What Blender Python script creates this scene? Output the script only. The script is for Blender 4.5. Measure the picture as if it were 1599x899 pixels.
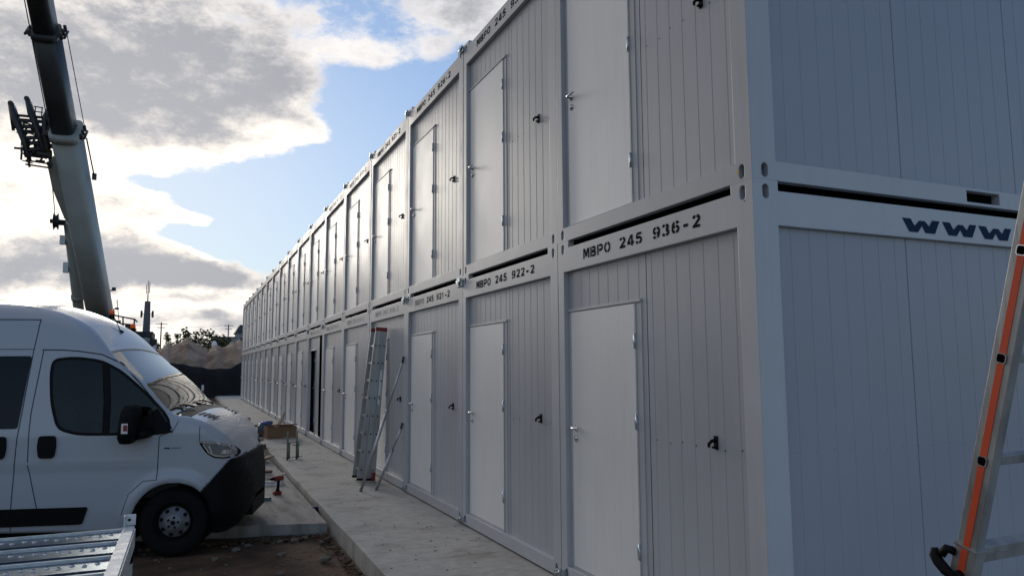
import bpy, bmesh, math, random
from mathutils import Vector, Matrix
random.seed(7)
S = bpy.context.scene
for o in list(bpy.data.objects): bpy.data.objects.remove(o)
COL = S.collection
PI = math.pi
rad = math.radians

# ------------------------------------------------------------ camera
cam_d = bpy.data.cameras.new('camera'); cam = bpy.data.objects.new('camera', cam_d); COL.objects.link(cam)
Rr = Vector((0.91639795, -0.40023094, -0.00547648)); Uu = Vector((-0.03811442, -0.10087307, 0.99416896)); Ff = Vector((0.39844961, 0.91084566, 0.10769444))
cam.matrix_world = Matrix(((Rr.x, Uu.x, -Ff.x, -2.92528), (Rr.y, Uu.y, -Ff.y, -3.23843), (Rr.z, Uu.z, -Ff.z, 1.74411), (0, 0, 0, 1)))
cam_d.sensor_width = 36; cam_d.lens = 1150.94 / 1599 * 36; cam_d.clip_start = 0.05; cam_d.clip_end = 5000
S.camera = cam
# ------------------------------------------------------------ view
S.view_settings.view_transform = 'Standard'; S.view_settings.look = 'None'; S.view_settings.gamma = 1; S.view_settings.use_curve_mapping = False
S.view_settings.exposure = 0.55
# ------------------------------------------------------------ world: Nishita sky with a broken cloud deck
SUN_AZ, SUN_EL = -6.0, 14.0          # degrees clockwise from +y ; elevation
W = bpy.data.worlds.new('World'); S.world = W; W.use_nodes = True
nt = W.node_tree; N = nt.nodes; L = nt.links; N.clear()
def nd(t, **k):
    n = N.new(t)
    for a, b in k.items(): setattr(n, a, b)
    return n
def mth(op, a, b=None, c=None, clamp=False):
    n = nd('ShaderNodeMath', operation=op, use_clamp=clamp)
    for i, v in enumerate((a, b, c)):
        if v is None: continue
        if isinstance(v, (int, float)): n.inputs[i].default_value = v
        else: L.new(v, n.inputs[i])
    return n.outputs[0]
tc = nd('ShaderNodeTexCoord'); sep = nd('ShaderNodeSeparateXYZ'); L.new(tc.outputs['Generated'], sep.inputs[0])
az = mth('MULTIPLY', mth('ARCTAN2', sep.outputs[0], sep.outputs[1]), 180 / PI)
el = mth('MULTIPLY', mth('ARCSINE', sep.outputs[2]), 180 / PI)
# warp so the cloud outlines are ragged
zz = mth('ADD', mth('MAXIMUM', sep.outputs[2], 0.0), 0.12)
cb = nd('ShaderNodeCombineXYZ'); L.new(mth('MULTIPLY', sep.outputs[0], 3.0), cb.inputs[0]); L.new(mth('MULTIPLY', sep.outputs[1], 3.0), cb.inputs[1]); L.new(mth('MULTIPLY', sep.outputs[2], 5.4), cb.inputs[2])
def noise(scale, detail, rough=0.55, off=0.0, vec=None):
    mp = nd('ShaderNodeMapping'); mp.inputs['Location'].default_value = (off, off * .7, off * .3); L.new(vec or cb.outputs[0], mp.inputs[0])
    n = nd('ShaderNodeTexNoise'); n.inputs['Scale'].default_value = scale; n.inputs['Detail'].default_value = detail; n.inputs['Roughness'].default_value = rough
    L.new(mp.outputs[0], n.inputs['Vector']); return n.outputs[0]
w1 = noise(1.1, 6, .6, 3.1); w2 = noise(1.1, 6, .6, 11.7)
azw = mth('ADD', az, mth('MULTIPLY', mth('SUBTRACT', w1, .5), 9.0))
elw = mth('ADD', el, mth('MULTIPLY', mth('SUBTRACT', w2, .5), 5.0))
def ellsum(lst, A, B):
    tot = 0.0
    for e in lst:
        amp = e[4] if len(e) > 4 else 1.0
        p = mth('DIVIDE', mth('SUBTRACT', A, e[0]), e[2]); q = mth('DIVIDE', mth('SUBTRACT', B, e[1]), e[3])
        r2 = mth('ADD', mth('MULTIPLY', p, p), mth('MULTIPLY', q, q))
        g = mth('MULTIPLY', mth('EXPONENT', mth('MULTIPLY', r2, -0.8)), amp)
        tot = g if tot == 0.0 else mth('ADD', tot, g)
    return tot
BLUE = [(15.55, 20.62, 5.04, 2.78), (12.14, 14.82, 4.88, 3.34), (6.48, 12.15, 5.08, 2.83), (15.62, 13.5, 5.96, 4.35), (-0.67, 12.95, 2.54, 0.5, .7), (4.28, 9.21, 4.04, 1.49), (-1.15, 9.26, 1.87, 0.63, .8), (8.9, 8.44, 5.63, 2.88), (1.08, 12.15, 2.17, 0.55, .6),
        (110, 60, 90, 50, 1.8), (160, 35, 70, 40, 1.6), (-160, 30, 40, 35, 1.2), (60, 40, 25, 22, .9)]
CLD = [(-3., 24., 9., 3.5, .22), (20.5, 27.0, 4.5, 1.9, 1.0), (17., 24.3, 2.5, .9, .5), (4.29, 11.64, 0.5, 0.33, 1.1), (0.27, 10.81, 2.13, 0.45, .8), (12.99, 23.22, 3.01, 1.12, .9), (8.71, 16.75, 2.39, 1.17, .8), (0.0, 6.68, 7.15, 1.59, .8), (5.83, 18.59, 4.65, 2.71, .8), (3.41, 8.46, 1.78, 0.37, .3)]
THICK = [(0.73, 21.11, 11.34, 3.63, 1), (-10.02, 18.89, 5.74, 4.74, 1), (-8.28, 7.31, 6.16, 1.77, 1), (1.3, 6.28, 5.57, 1.29, 1), (1.41, 3.06, 8.5, 0.74, 0.6), (-3.76, 17.04, 4.86, 1.71, 0.5), (-9.14, 3.26, 4.23, 0.42, 0.4), (-5.94, 5.08, 11.35, 0.3, -1), (0.95, 4.11, 6.79, 0.32, -1), (-4.4, 13.49, 5.56, 1.38, -1.2), (-9.14, 9.77, 3.94, 0.92, -1), (1.15, 10.42, 3.02, 1.83, -0.8), (11.48, 24.0, 4.46, 3.09, -0.8), (7.78, 15.99, 3.78, 1.4, -0.8), (-0.05, 8.05, 6.33, 0.46, -0.6), (-2.85, 15.2, 3.69, 1.09, -0.5)]
bl = ellsum(BLUE, azw, elw); cl_ = ellsum(CLD, azw, elw); th = ellsum(THICK, azw, elw)
nf = noise(2.4, 9, .62, 5.0)
dens = mth('ADD', mth('ADD', mth('SUBTRACT', 0.80, mth('MULTIPLY', bl, 1.05)), mth('MULTIPLY', cl_, .75)), mth('MULTIPLY', mth('SUBTRACT', nf, .5), 1.35))
fine = mth('SUBTRACT', noise(8.5, 8, .68, 33.), .5)
dens = mth('ADD', dens, mth('MULTIPLY', fine, .75))
def mrange(v, a, b, c=0., d=1., mode='SMOOTHSTEP'):
    n = nd('ShaderNodeMapRange', interpolation_type=mode); n.inputs[1].default_value = a; n.inputs[2].default_value = b; n.inputs[3].default_value = c; n.inputs[4].default_value = d
    L.new(v, n.inputs[0]); return n.outputs[0]
cover = mrange(dens, .08, .46)
thick = mth('ADD', mth('ADD', mth('MULTIPLY', th, .55), mth('MULTIPLY', mth('SUBTRACT', noise(1.6, 7, .6, 21.), .5), 1.5)), mth('MULTIPLY', mrange(dens, .3, 1.0), .50))
thick = mth('ADD', thick, mth('MULTIPLY', fine, .9))
grey = mrange(thick, -.2, .95)
# glow round the hidden sun
ga = mth('SUBTRACT', az, SUN_AZ); ge = mth('SUBTRACT', el, 12.0)
gl = mth('EXPONENT', mth('MULTIPLY', mth('ADD', mth('MULTIPLY', ga, ga), mth('MULTIPLY', mth('MULTIPLY', ge, ge), 1.6)), -1 / 420.))
gw = mth('EXPONENT', mth('MULTIPLY', mth('ADD', mth('MULTIPLY', ga, ga), mth('MULTIPLY', ge, ge)), -1 / 5200.))
def mixc(f, a, b):
    n = nd('ShaderNodeMix', data_type='RGBA')
    for sck, v in ((n.inputs[0], f), (n.inputs[6], a), (n.inputs[7], b)):
        if isinstance(v, (tuple, float, int)): sck.default_value = v if not isinstance(v, tuple) else (*v, 1)
        else: L.new(v, sck)
    return n.outputs[2]
def scalec(col, f):
    n = nd('ShaderNodeVectorMath', operation='SCALE'); 
    if isinstance(col, tuple): n.inputs[0].default_value = col
    else: L.new(col, n.inputs[0])
    if isinstance(f, (int, float)): n.inputs['Scale'].default_value = f
    else: L.new(f, n.inputs['Scale'])
    return n.outputs[0]
K = 10.0       # background strength is 0.1
brightc = mixc(gl, (0.58, 0.58, 0.61), (1.06, .95, .81))
greyc = mixc(gl, (0.245, 0.257, 0.288), (0.335, 0.337, 0.36))
cloudc = scalec(mixc(grey, brightc, greyc), mth('MULTIPLY', mth('ADD', .41, mth('MULTIPLY', gw, .62)), K))
sky = nd('ShaderNodeTexSky'); sky.sky_type = 'NISHITA'; sky.sun_disc = False; sky.sun_elevation = rad(SUN_EL); sky.sun_rotation = rad(SUN_AZ); sky.altitude = 100; sky.air_density = 1.0; sky.dust_density = 0.0; sky.ozone_density = 1.6
lumn = nd('ShaderNodeRGBToBW'); L.new(sky.outputs[0], lumn.inputs[0])
skyc = scalec(sky.outputs[0], mth('DIVIDE', 1.5, mth('ADD', 1.0, mth('MULTIPLY', lumn.outputs[0], .16))))
tintn = nd('ShaderNodeVectorMath', operation='MULTIPLY'); L.new(skyc, tintn.inputs[0]); tintn.inputs[1].default_value = (1.02, .995, 1.07); skyc = tintn.outputs[0]
SKYNODE = skyc
veil = mixc(mth('MULTIPLY', gl, .55), skyc, scalec((.86, .86, .85), K*.80))     # thin haze round the hidden sun
fin = mixc(cover, veil, cloudc)
bg = nd('ShaderNodeBackground'); bg.inputs[1].default_value = 0.1; L.new(fin, bg.inputs[0])
wo = nd('ShaderNodeOutputWorld'); L.new(bg.outputs[0], wo.inputs[0])
W.cycles.sampling_method = 'MANUAL'; W.cycles.sample_map_resolution = 512
# ------------------------------------------------------------ sun behind the clouds
sd = bpy.data.lights.new('sun', 'SUN'); sd.energy = 0.5; sd.angle = rad(14); sd.color = (1, .93, .82)
sun = bpy.data.objects.new('sun', sd); COL.objects.link(sun)
sdir = Vector((math.sin(rad(SUN_AZ)) * math.cos(rad(SUN_EL)), math.cos(rad(SUN_AZ)) * math.cos(rad(SUN_EL)), math.sin(rad(SUN_EL))))
sun.rotation_euler = (-sdir).to_track_quat('-Z', 'Y').to_euler(); sun.location = (-10, 30, 20)

# ------------------------------------------------------------ materials
def mat(name, col, rough=.5, metal=0., n_amp=0., n_scale=8., bump=0., b_scale=40., bevel=0., spec=.5, coat=0., col2=None, c2_scale=1., c2_lo=.45, c2_hi=.65, stretch=None, emit=None):
    m = bpy.data.materials.new(name); m.use_nodes = True
    t = m.node_tree; n = t.nodes; l = t.links; b = n['Principled BSDF']
    b.inputs['Roughness'].default_value = rough; b.inputs['Metallic'].default_value = metal; b.inputs['Specular IOR Level'].default_value = spec; b.inputs['Coat Weight'].default_value = coat; b.inputs['Coat Roughness'].default_value = .05
    b.inputs['Base Color'].default_value = (*col, 1)
    co = n.new('ShaderNodeTexCoord').outputs['Object']
    if stretch:
        mp = n.new('ShaderNodeMapping'); mp.inputs['Scale'].default_value = stretch; l.new(co, mp.inputs[0]); co = mp.outputs[0]
    base = None
    if col2:
        x = n.new('ShaderNodeTexNoise'); x.inputs['Scale'].default_value = c2_scale; x.inputs['Detail'].default_value = 8; x.inputs['Roughness'].default_value = .62; l.new(co, x.inputs[0])
        r = n.new('ShaderNodeMapRange'); r.inputs[1].default_value = c2_lo; r.inputs[2].default_value = c2_hi; l.new(x.outputs[0], r.inputs[0])
        mx = n.new('ShaderNodeMix'); mx.data_type = 'RGBA'; mx.inputs[6].default_value = (*col, 1); mx.inputs[7].default_value = (*col2, 1); l.new(r.outputs[0], mx.inputs[0]); base = mx.outputs[2]
    if n_amp:
        x = n.new('ShaderNodeTexNoise'); x.inputs['Scale'].default_value = n_scale; x.inputs['Detail'].default_value = 6; l.new(co, x.inputs[0])
        r = n.new('ShaderNodeMapRange'); r.inputs[1].default_value = .3; r.inputs[2].default_value = .7; r.inputs[3].default_value = 1 - n_amp; r.inputs[4].default_value = 1 + n_amp; l.new(x.outputs[0], r.inputs[0])
        v = n.new('ShaderNodeVectorMath'); v.operation = 'SCALE'; l.new(r.outputs[0], v.inputs['Scale'])
        if base: l.new(base, v.inputs[0])
        else: v.inputs[0].default_value = col
        base = v.outputs[0]
        r2 = n.new('ShaderNodeMapRange'); r2.inputs[1].default_value = .3; r2.inputs[2].default_value = .7; r2.inputs[3].default_value = rough * .85; r2.inputs[4].default_value = min(1, rough * 1.15); l.new(x.outputs[0], r2.inputs[0]); l.new(r2.outputs[0], b.inputs['Roughness'])
    if name in ('panel paint', 'door paint', 'frame paint'):
        oi = n.new('ShaderNodeObjectInfo'); r = n.new('ShaderNodeMapRange'); r.inputs[3].default_value = .93; r.inputs[4].default_value = 1.05; l.new(oi.outputs['Random'], r.inputs[0])
        v = n.new('ShaderNodeVectorMath'); v.operation = 'SCALE'; l.new(base, v.inputs[0]); l.new(r.outputs[0], v.inputs['Scale']); base = v.outputs[0]
        # faint run marks and dust
        mp2 = n.new('ShaderNodeMapping'); mp2.inputs['Scale'].default_value = (9, 9, .5); l.new(n['Texture Coordinate'].outputs['Object'], mp2.inputs[0])
        x2 = n.new('ShaderNodeTexNoise'); x2.inputs['Scale'].default_value = 2.2; x2.inputs['Detail'].default_value = 5; l.new(mp2.outputs[0], x2.inputs[0])
        r = n.new('ShaderNodeMapRange'); r.inputs[1].default_value = .52; r.inputs[2].default_value = .8; r.inputs[3].default_value = 1.; r.inputs[4].default_value = .93; l.new(x2.outputs[0], r.inputs[0])
        v = n.new('ShaderNodeVectorMath'); v.operation = 'SCALE'; l.new(base, v.inputs[0]); l.new(r.outputs[0], v.inputs['Scale']); base = v.outputs[0]
    if base: l.new(base, b.inputs['Base Color'])
    nrm = None
    if bevel:
        bv = n.new('ShaderNodeBevel'); bv.samples = 4; bv.inputs['Radius'].default_value = bevel; nrm = bv.outputs[0]
    if bump:
        x = n.new('ShaderNodeTexNoise'); x.inputs['Scale'].default_value = b_scale; x.inputs['Detail'].default_value = 7; l.new(co, x.inputs[0])
        bp = n.new('ShaderNodeBump'); bp.inputs['Strength'].default_value = bump; bp.inputs['Distance'].default_value = .02; l.new(x.outputs[0], bp.inputs['Height'])
        if nrm: l.new(nrm, bp.inputs['Normal'])
        nrm = bp.outputs[0]
    if nrm: l.new(nrm, b.inputs['Normal'])
    if emit: b.inputs['Emission Color'].default_value = (*emit[0], 1); b.inputs['Emission Strength'].default_value = emit[1]
    return m
M = {}
M['frame'] = mat('frame paint', (.47, .48, .495), .42, n_amp=.05, n_scale=2.2, bump=.05, b_scale=3, bevel=.006)
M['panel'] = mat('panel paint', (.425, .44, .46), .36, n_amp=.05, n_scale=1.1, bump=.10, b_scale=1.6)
M['panel_shaded'] = mat('shaded panel paint', (.325, .335, .375), .40, n_amp=.06, n_scale=.9, bump=.12, b_scale=1.2)  # panel paint darkened and blued to carry the long side's shade
M['door'] = mat('door paint', (.82, .815, .795), .40, n_amp=.03, n_scale=1.5, bump=.04, b_scale=2, bevel=.003)
M['dark'] = mat('unlit void black', (.004, .004, .004), .9, spec=.02)  # near-black paint standing in for unlit depth
M['black'] = mat('black plastic', (.006, .006, .0065), .6, spec=.14, n_amp=.1, n_scale=20, bump=.06, b_scale=200)
M['rubber'] = mat('rubber', (.006, .006, .0065), .85, spec=.2, n_amp=.2, n_scale=15, bump=.2, b_scale=80)
M['letter'] = mat('stencil paint', (.010, .011, .013), .9, n_amp=.2, n_scale=40, spec=.1)
M['faint'] = mat('worn stencil paint', (.27, .275, .28), .6, n_amp=.2, n_scale=30)
M['half'] = mat('half worn stencil paint', (.18, .17, .16), .6, n_amp=.3, n_scale=30)
M['blue_letter'] = mat('blue logo paint', (.012, .030, .070), .8, spec=.15)
M['zinc'] = mat('zinc plated steel', (.50, .56, .60), .34, .9, n_amp=.25, n_scale=30, bump=.15, b_scale=60)
M['chrome'] = mat('brushed steel', (.62, .62, .62), .22, 1., n_amp=.1, n_scale=60)
M['yellow'] = mat('yellow sticker', (.6, .42, .03), .5)
M['concrete'] = mat('concrete', (.41, .39, .355), .88, n_amp=.16, n_scale=9, bump=.4, b_scale=24, col2=(.19, .165, .14), c2_scale=1.6, c2_lo=.50, c2_hi=.82, stretch=(.9, 1.2, 1))
M['concrete2'] = mat('brushed concrete', (.33, .305, .27), .88, n_amp=.15, n_scale=4, bump=.5, b_scale=20, col2=(.20, .18, .16), c2_scale=2, stretch=(3.5, .6, 1))
M['dirt'] = mat('brown soil', (.105, .064, .040), .95, n_amp=.4, n_scale=3.6, bump=1.0, b_scale=11, col2=(.045, .028, .018), c2_scale=1.1, spec=.2)
M['stone'] = mat('stone', (.15, .13, .105), .9, n_amp=.3, n_scale=9, bump=.5, b_scale=30)
M['sand'] = mat('sand heap', (.33, .225, .155), .95, n_amp=.3, n_scale=1.2, bump=1., b_scale=2.6, col2=(.17, .11, .075), c2_scale=.8)
M['net'] = mat('black ground fabric', (.011, .011, .012), .85, n_amp=.3, n_scale=.8, bump=.6, b_scale=1.2)
M['van'] = mat('white van paint', (.41, .43, .465), .30, n_amp=.0, coat=.3)
M['vanint'] = mat('cab lining', (.035, .037, .040), .8)
M['seat'] = mat('seat cloth', (.10, .13, .125), .85, n_amp=.3, n_scale=12)
M['seam'] = mat('panel seam', (.02, .02, .022), .7)
M['rim'] = mat('steel wheel paint', (.20, .205, .215), .42, .3, n_amp=.15, n_scale=14)
M['orange'] = mat('orange lens', (.80, .12, .015), .25, spec=.6, emit=((1., .16, .02), .08))
M['red'] = mat('red plastic', (.24, .022, .016), .45, n_amp=.1)
M['orangered'] = mat('orange stripe', (.62, .075, .02), .5, n_amp=.05, n_scale=9)
M['alu'] = mat('aluminium', (.42, .43, .44), .40, .85, n_amp=.18, n_scale=9, bump=.08, b_scale=60, stretch=(1, 1, .2), bevel=.002)
M['aluL'] = mat('worn aluminium', (.36, .365, .36), .45, .7, n_amp=.25, n_scale=18, bump=.1, b_scale=90, stretch=(1, 1, .2), bevel=.002)
M['galv'] = mat('galvanised deck', (.09, .13, .17), .30, .95, n_amp=.3, n_scale=9, bump=.12, b_scale=14, stretch=(.3, 1, 1))  # dark blue base stands for the dark van mirrored in the plates
M['galvb'] = mat('galvanised edge', (.62, .63, .63), .55, .55, n_amp=.2, n_scale=14, bump=.2, b_scale=30)
M['crane'] = mat('crane grey paint', (.32, .335, .31), .42, n_amp=.15, n_scale=.8, bump=.05)
M['crane_d'] = mat('crane dark paint', (.03, .032, .033), .45, n_amp=.15, n_scale=1)
M['crane_g'] = mat('crane green paint', (.045, .065, .055), .5, n_amp=.2, n_scale=2)
M['card'] = mat('cardboard', (.24, .135, .075), .85, n_amp=.12, n_scale=6, bump=.1)
M['wood'] = mat('raw wood', (.34, .23, .14), .8, n_amp=.2, n_scale=9, stretch=(1, .2, 1))
M['woodd'] = mat('wet timber', (.12, .075, .048), .85, n_amp=.3, n_scale=8, stretch=(.3, 1, 1))
M['bag'] = mat('blue grey bag', (.055, .075, .12), .5, n_amp=.3, n_scale=14, bump=.6, b_scale=16)
M['bagtop'] = mat('blue film', (.05, .09, .24), .3, n_amp=.4, n_scale=20, bump=.6, b_scale=20)
M['jack'] = mat('green steel', (.15, .19, .15), .5, .5, n_amp=.3, n_scale=30)
M['bluecap'] = mat('blue plastic', (.012, .022, .10), .4)
M['leaf'] = mat('far foliage', (.075, .09, .038), .8, n_amp=.45, n_scale=.8)
M['leaf2'] = mat('olive foliage', (.115, .105, .05), .8, n_amp=.4, n_scale=.8)
M['bark'] = mat('bark', (.05, .04, .032), .9, n_amp=.3, n_scale=4)
M['mast'] = mat('mast concrete', (.10, .105, .11), .8, n_amp=.15, n_scale=.3)
M['wall'] = mat('house plaster', (.30, .31, .33), .8, n_amp=.1)
M['roof'] = mat('house roof', (.06, .065, .08), .7, n_amp=.2)
M['white'] = mat('white paint', (.75, .75, .73), .5, n_amp=.05)
def glassmat(name, tint, refl=1.):
    m = bpy.data.materials.new(name); m.use_nodes = True; t = m.node_tree; n = t.nodes; l = t.links; n.clear()
    tr = n.new('ShaderNodeBsdfTransparent'); tr.inputs[0].default_value = (*tint, 1)
    g = n.new('ShaderNodeBsdfGlossy'); g.inputs['Roughness'].default_value = .015; g.inputs[0].default_value = (refl, refl, refl, 1)
    f = n.new('ShaderNodeFresnel'); f.inputs[0].default_value = 1.52
    mx = n.new('ShaderNodeMixShader'); l.new(f.outputs[0], mx.inputs[0]); l.new(tr.outputs[0], mx.inputs[1]); l.new(g.outputs[0], mx.inputs[2])
    o = n.new('ShaderNodeOutputMaterial'); l.new(mx.outputs[0], o.inputs[0]); return m
M['glass'] = glassmat('tinted glass', (.22, .27, .25), .55); M['wglass'] = glassmat('windscreen glass', (.55, .62, .58), 1.); M['dglass'] = mat('black privacy glass', (.006, .005, .006), .08, spec=.22)
M['lens'] = mat('headlamp lens', (.16, .17, .18), .12, .3, coat=1.)

# ------------------------------------------------------------ mesh helpers
def new(): return bmesh.new()
def box(bm, a, b, mx=None, mi=0):
    x0, y0, z0 = a; x1, y1, z1 = b
    vs = [Vector(p) for p in ((x0,y0,z0),(x1,y0,z0),(x1,y1,z0),(x0,y1,z0),(x0,y0,z1),(x1,y0,z1),(x1,y1,z1),(x0,y1,z1))]
    if mx: vs = [mx @ v for v in vs]
    v = [bm.verts.new(p) for p in vs]
    for f in ((0,3,2,1),(4,5,6,7),(0,1,5,4),(1,2,6,5),(2,3,7,6),(3,0,4,7)):
        fc = bm.faces.new([v[i] for i in f]); fc.material_index = mi
def frame_of(p, q, up=Vector((0, 0, 1))):
    z = (Vector(q) - Vector(p)).normalized()
    if abs(z.dot(up)) > .999: up = Vector((0, 1, 0))
    x = up.cross(z).normalized(); y = z.cross(x)
    return x, y, z
def bar(bm, p, q, w, h=None, up=Vector((0, 0, 1)), mi=0):
    h = h or w; p = Vector(p); q = Vector(q); x, y, z = frame_of(p, q, up); L_ = (q - p).length
    m = Matrix(((x.x, y.x, z.x, p.x), (x.y, y.y, z.y, p.y), (x.z, y.z, z.z, p.z), (0, 0, 0, 1)))
    box(bm, (-w/2, -h/2, 0), (w/2, h/2, L_), m, mi)
def tube(bm, pts, r, n=10, mi=0, smooth=True, cap=True):
    if not isinstance(r, (list, tuple)): r = [r] * len(pts)
    pts = [Vector(p) for p in pts]; rings = []; x = None
    for i, p in enumerate(pts):
        d = (pts[min(i+1, len(pts)-1)] - pts[max(i-1, 0)]).normalized()
        if x is None:
            x = d.orthogonal().normalized()
        else: x = (x - d * x.dot(d)).normalized()
        y = d.cross(x)
        rings.append([bm.verts.new(p + (x*math.cos(2*PI*k/n) + y*math.sin(2*PI*k/n)) * r[i]) for k in range(n)])
    for a, b in zip(rings, rings[1:]):
        for k in range(n):
            f = bm.faces.new((a[k], a[(k+1) % n], b[(k+1) % n], b[k])); f.smooth = smooth; f.material_index = mi
    if cap:
        f = bm.faces.new(rings[0][::-1]); f.material_index = mi; f = bm.faces.new(rings[-1]); f.material_index = mi
def lathe(bm, prof, n=32, mx=None, mi=0, smooth=True, cap=True):
    """prof: (r, h) revolved round local z"""
    rings = []
    for r, h in prof:
        rg = []
        for k in range(n):
            v = Vector((r*math.cos(2*PI*k/n), r*math.sin(2*PI*k/n), h)); rg.append(bm.verts.new(mx @ v if mx else v))
        rings.append(rg)
    for a, b in zip(rings, rings[1:]):
        for k in range(n):
            f = bm.faces.new((a[k], a[(k+1) % n], b[(k+1) % n], b[k])); f.smooth = smooth; f.material_index = mi
    for rg in ((rings[0][::-1], rings[-1]) if cap else ()):
        f = bm.faces.new(rg); f.material_index = mi
def prism(bm, poly, f0, f1, mi=0):
    """poly 2D list; f0,f1: map (a,b)->Vector for both ends"""
    A = [bm.verts.new(f0(a, b)) for a, b in poly]; B = [bm.verts.new(f1(a, b)) for a, b in poly]; n = len(poly)
    bm.faces.new(A[::-1]).material_index = mi; bm.faces.new(B).material_index = mi
    for i in range(n): bm.faces.new((A[i], A[(i+1) % n], B[(i+1) % n], B[i])).material_index = mi
def mesh(name, bm, mats, recalc=True):
    if recalc: bmesh.ops.recalc_face_normals(bm, faces=bm.faces)
    me = bpy.data.meshes.new(name); bm.to_mesh(me); bm.free()
    for m in (mats if isinstance(mats, (list, tuple)) else [mats]): me.materials.append(M[m] if isinstance(m, str) else m)
    return me
def obj(name, bm, mats=None, parent=None, recalc=True):
    me = mesh(name, bm, mats, recalc) if not isinstance(bm, bpy.types.Mesh) else bm
    o = bpy.data.objects.new(name, me); COL.objects.link(o)
    if parent: o.parent = parent
    return o
def tag(o, label=None, cat=None, group=None, kind=None):
    for k, v in (('label', label), ('category', cat), ('group', group), ('kind', kind)):
        if v: o[k] = v
    return o
def empty(name, loc=(0, 0, 0), rz=0., **k):
    o = bpy.data.objects.new(name, None); o.empty_display_size = .2; COL.objects.link(o); o.location = loc; o.rotation_euler = (0, 0, rz); return tag(o, **k)
ORD = ['first', 'second', 'third', 'fourth', 'fifth', 'sixth', 'seventh', 'eighth', 'ninth', 'tenth', 'eleventh', 'twelfth', 'thirteenth', 'fourteenth', 'fifteenth', 'sixteenth', 'seventeenth', 'eighteenth', 'nineteenth']

# ============================================================ SETTING
G = -0.19
# ground: one sheet, finer near the camera, with gentle unevenness
def hnoise(x, y):
    return .5*math.sin(x*1.7+.3)*math.cos(y*1.3+1.1) + .3*math.sin(x*4.1+y*2.3) + .2*math.cos(x*7.3-y*5.9)
bm = new()
xs = [-3000, -600, -150, -60, -30] + [-16 + .25*i for i in range(64)] + [0, 20, 60, 150, 600, 3000]
ys = [-3000, -300, -40, -12] + [-6 + .25*i for i in range(72)] + [12 + i*1.5 for i in range(28)] + [56, 70, 150, 600, 3000]
gv = {}
for i, x in enumerate(xs):
    for j, y in enumerate(ys):
        z = G
        if -16 <= x <= -1.4 and -6 <= y <= 52: z += .016*hnoise(x, y) - .004
        if x > -1.75 and x < -1.2 and 3 < y < 52: z -= .02
        gv[i, j] = bm.verts.new((x, y, z))
for i in range(len(xs)-1):
    for j in range(len(ys)-1):
        f = bm.faces.new((gv[i, j], gv[i+1, j], gv[i+1, j+1], gv[i, j+1])); f.smooth = True
tag(obj('ground', bm, 'dirt'), kind='structure')
# foundation slab the cabins stand on, with cast joints in its side
bm = new()
yb = [-8, 3.57, 9.6, 15.7, 21.8, 27.9, 34., 40.1, 46.2, 50.6]
xe = lambda y: -1.32 + .0048*max(0, y)
for a, b in zip(yb, yb[1:]):
    n = 14
    for i in range(n):
        y0 = a + (b-a)*i/n; y1 = a + (b-a)*(i+1)/n
        if i == 0: y0 += .006
        j0 = xe(y0) + .006*math.sin(y0*3.1) + .003*math.sin(y0*11); j1 = xe(y1) + .006*math.sin(y1*3.1) + .003*math.sin(y1*11)
        if i == n-1: j1 = xe(y1) + .006*math.sin(y1*3.1)+.003*math.sin(y1*11)
        v = [bm.verts.new(p) for p in ((j0, y0, -.02), (8, y0, -.02), (8, y1, -.02), (j1, y1, -.02), (j0-.004, y0, -.6), (j1-.004, y1, -.6))]
        bm.faces.new((v[0], v[1], v[2], v[3])); bm.faces.new((v[0], v[3], v[5], v[4]))
box(bm, (-1.2, -7.9, -.6), (7.9, 50.5, -.05))
tag(obj('foundation_slab', bm, 'concrete', recalc=False), kind='structure')
# lower site slab beside the trench
bm = new()
pl = [(-1.345, 5.88), (-1.34, 8.1), (-1.33, 10.2), (-1.36, 12.6), (-9.5, 14.5), (-9.5, 8.1), (-4.2, 6.65), (-2.6, 6.22)]
pl = [(x, y) for x, y in pl]
prism(bm, pl, lambda a, b: Vector((a - .0, b, -.5)), lambda a, b: Vector((a, b, -.07)))
tag(obj('site_slab', bm, 'concrete2'), kind='structure')

# ============================================================ SITE CABINS
CW, CH, CL, PITCH = 2.438, 2.820, 6.055, 2.45
def stadium(cy, cz, w, h, n=10):
    r = w/2; pts = []
    for k in range(n+1): a = PI*k/n; pts.append((cy + r*math.cos(a), cz + h/2 - r + r*math.sin(a)))
    for k in range(n+1): a = PI + PI*k/n; pts.append((cy + r*math.cos(a), cz - h/2 + r + r*math.sin(a)))
    return pts
def plate(outer, holes, depth, tf):
    """flat plate with holes through a filled 2D curve, then mapped by tf(a, b, d)"""
    cu = bpy.data.curves.new('tmp', 'CURVE'); cu.dimensions = '2D'; cu.fill_mode = 'BOTH'; cu.extrude = depth/2
    for pts in [outer] + holes:
        sp = cu.splines.new('POLY'); sp.points.add(len(pts)-1)
        for i, p in enumerate(pts): sp.points[i].co = (p[0], p[1], 0, 1)
        sp.use_cyclic_u = True
    o = bpy.data.objects.new('tmp', cu); COL.objects.link(o); dg = bpy.context.evaluated_depsgraph_get(); me = bpy.data.meshes.new_from_object(o.evaluated_get(dg))
    bm = new(); bm.from_mesh(me); bpy.data.objects.remove(o); bpy.data.meshes.remove(me); bpy.data.curves.remove(cu)
    for v in bm.verts: v.co = tf(v.co.x, v.co.y, v.co.z + depth/2)
    for f_ in bm.faces: f_.smooth = False
    bmesh.ops.remove_doubles(bm, verts=bm.verts, dist=1e-5)
    return bm
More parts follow.
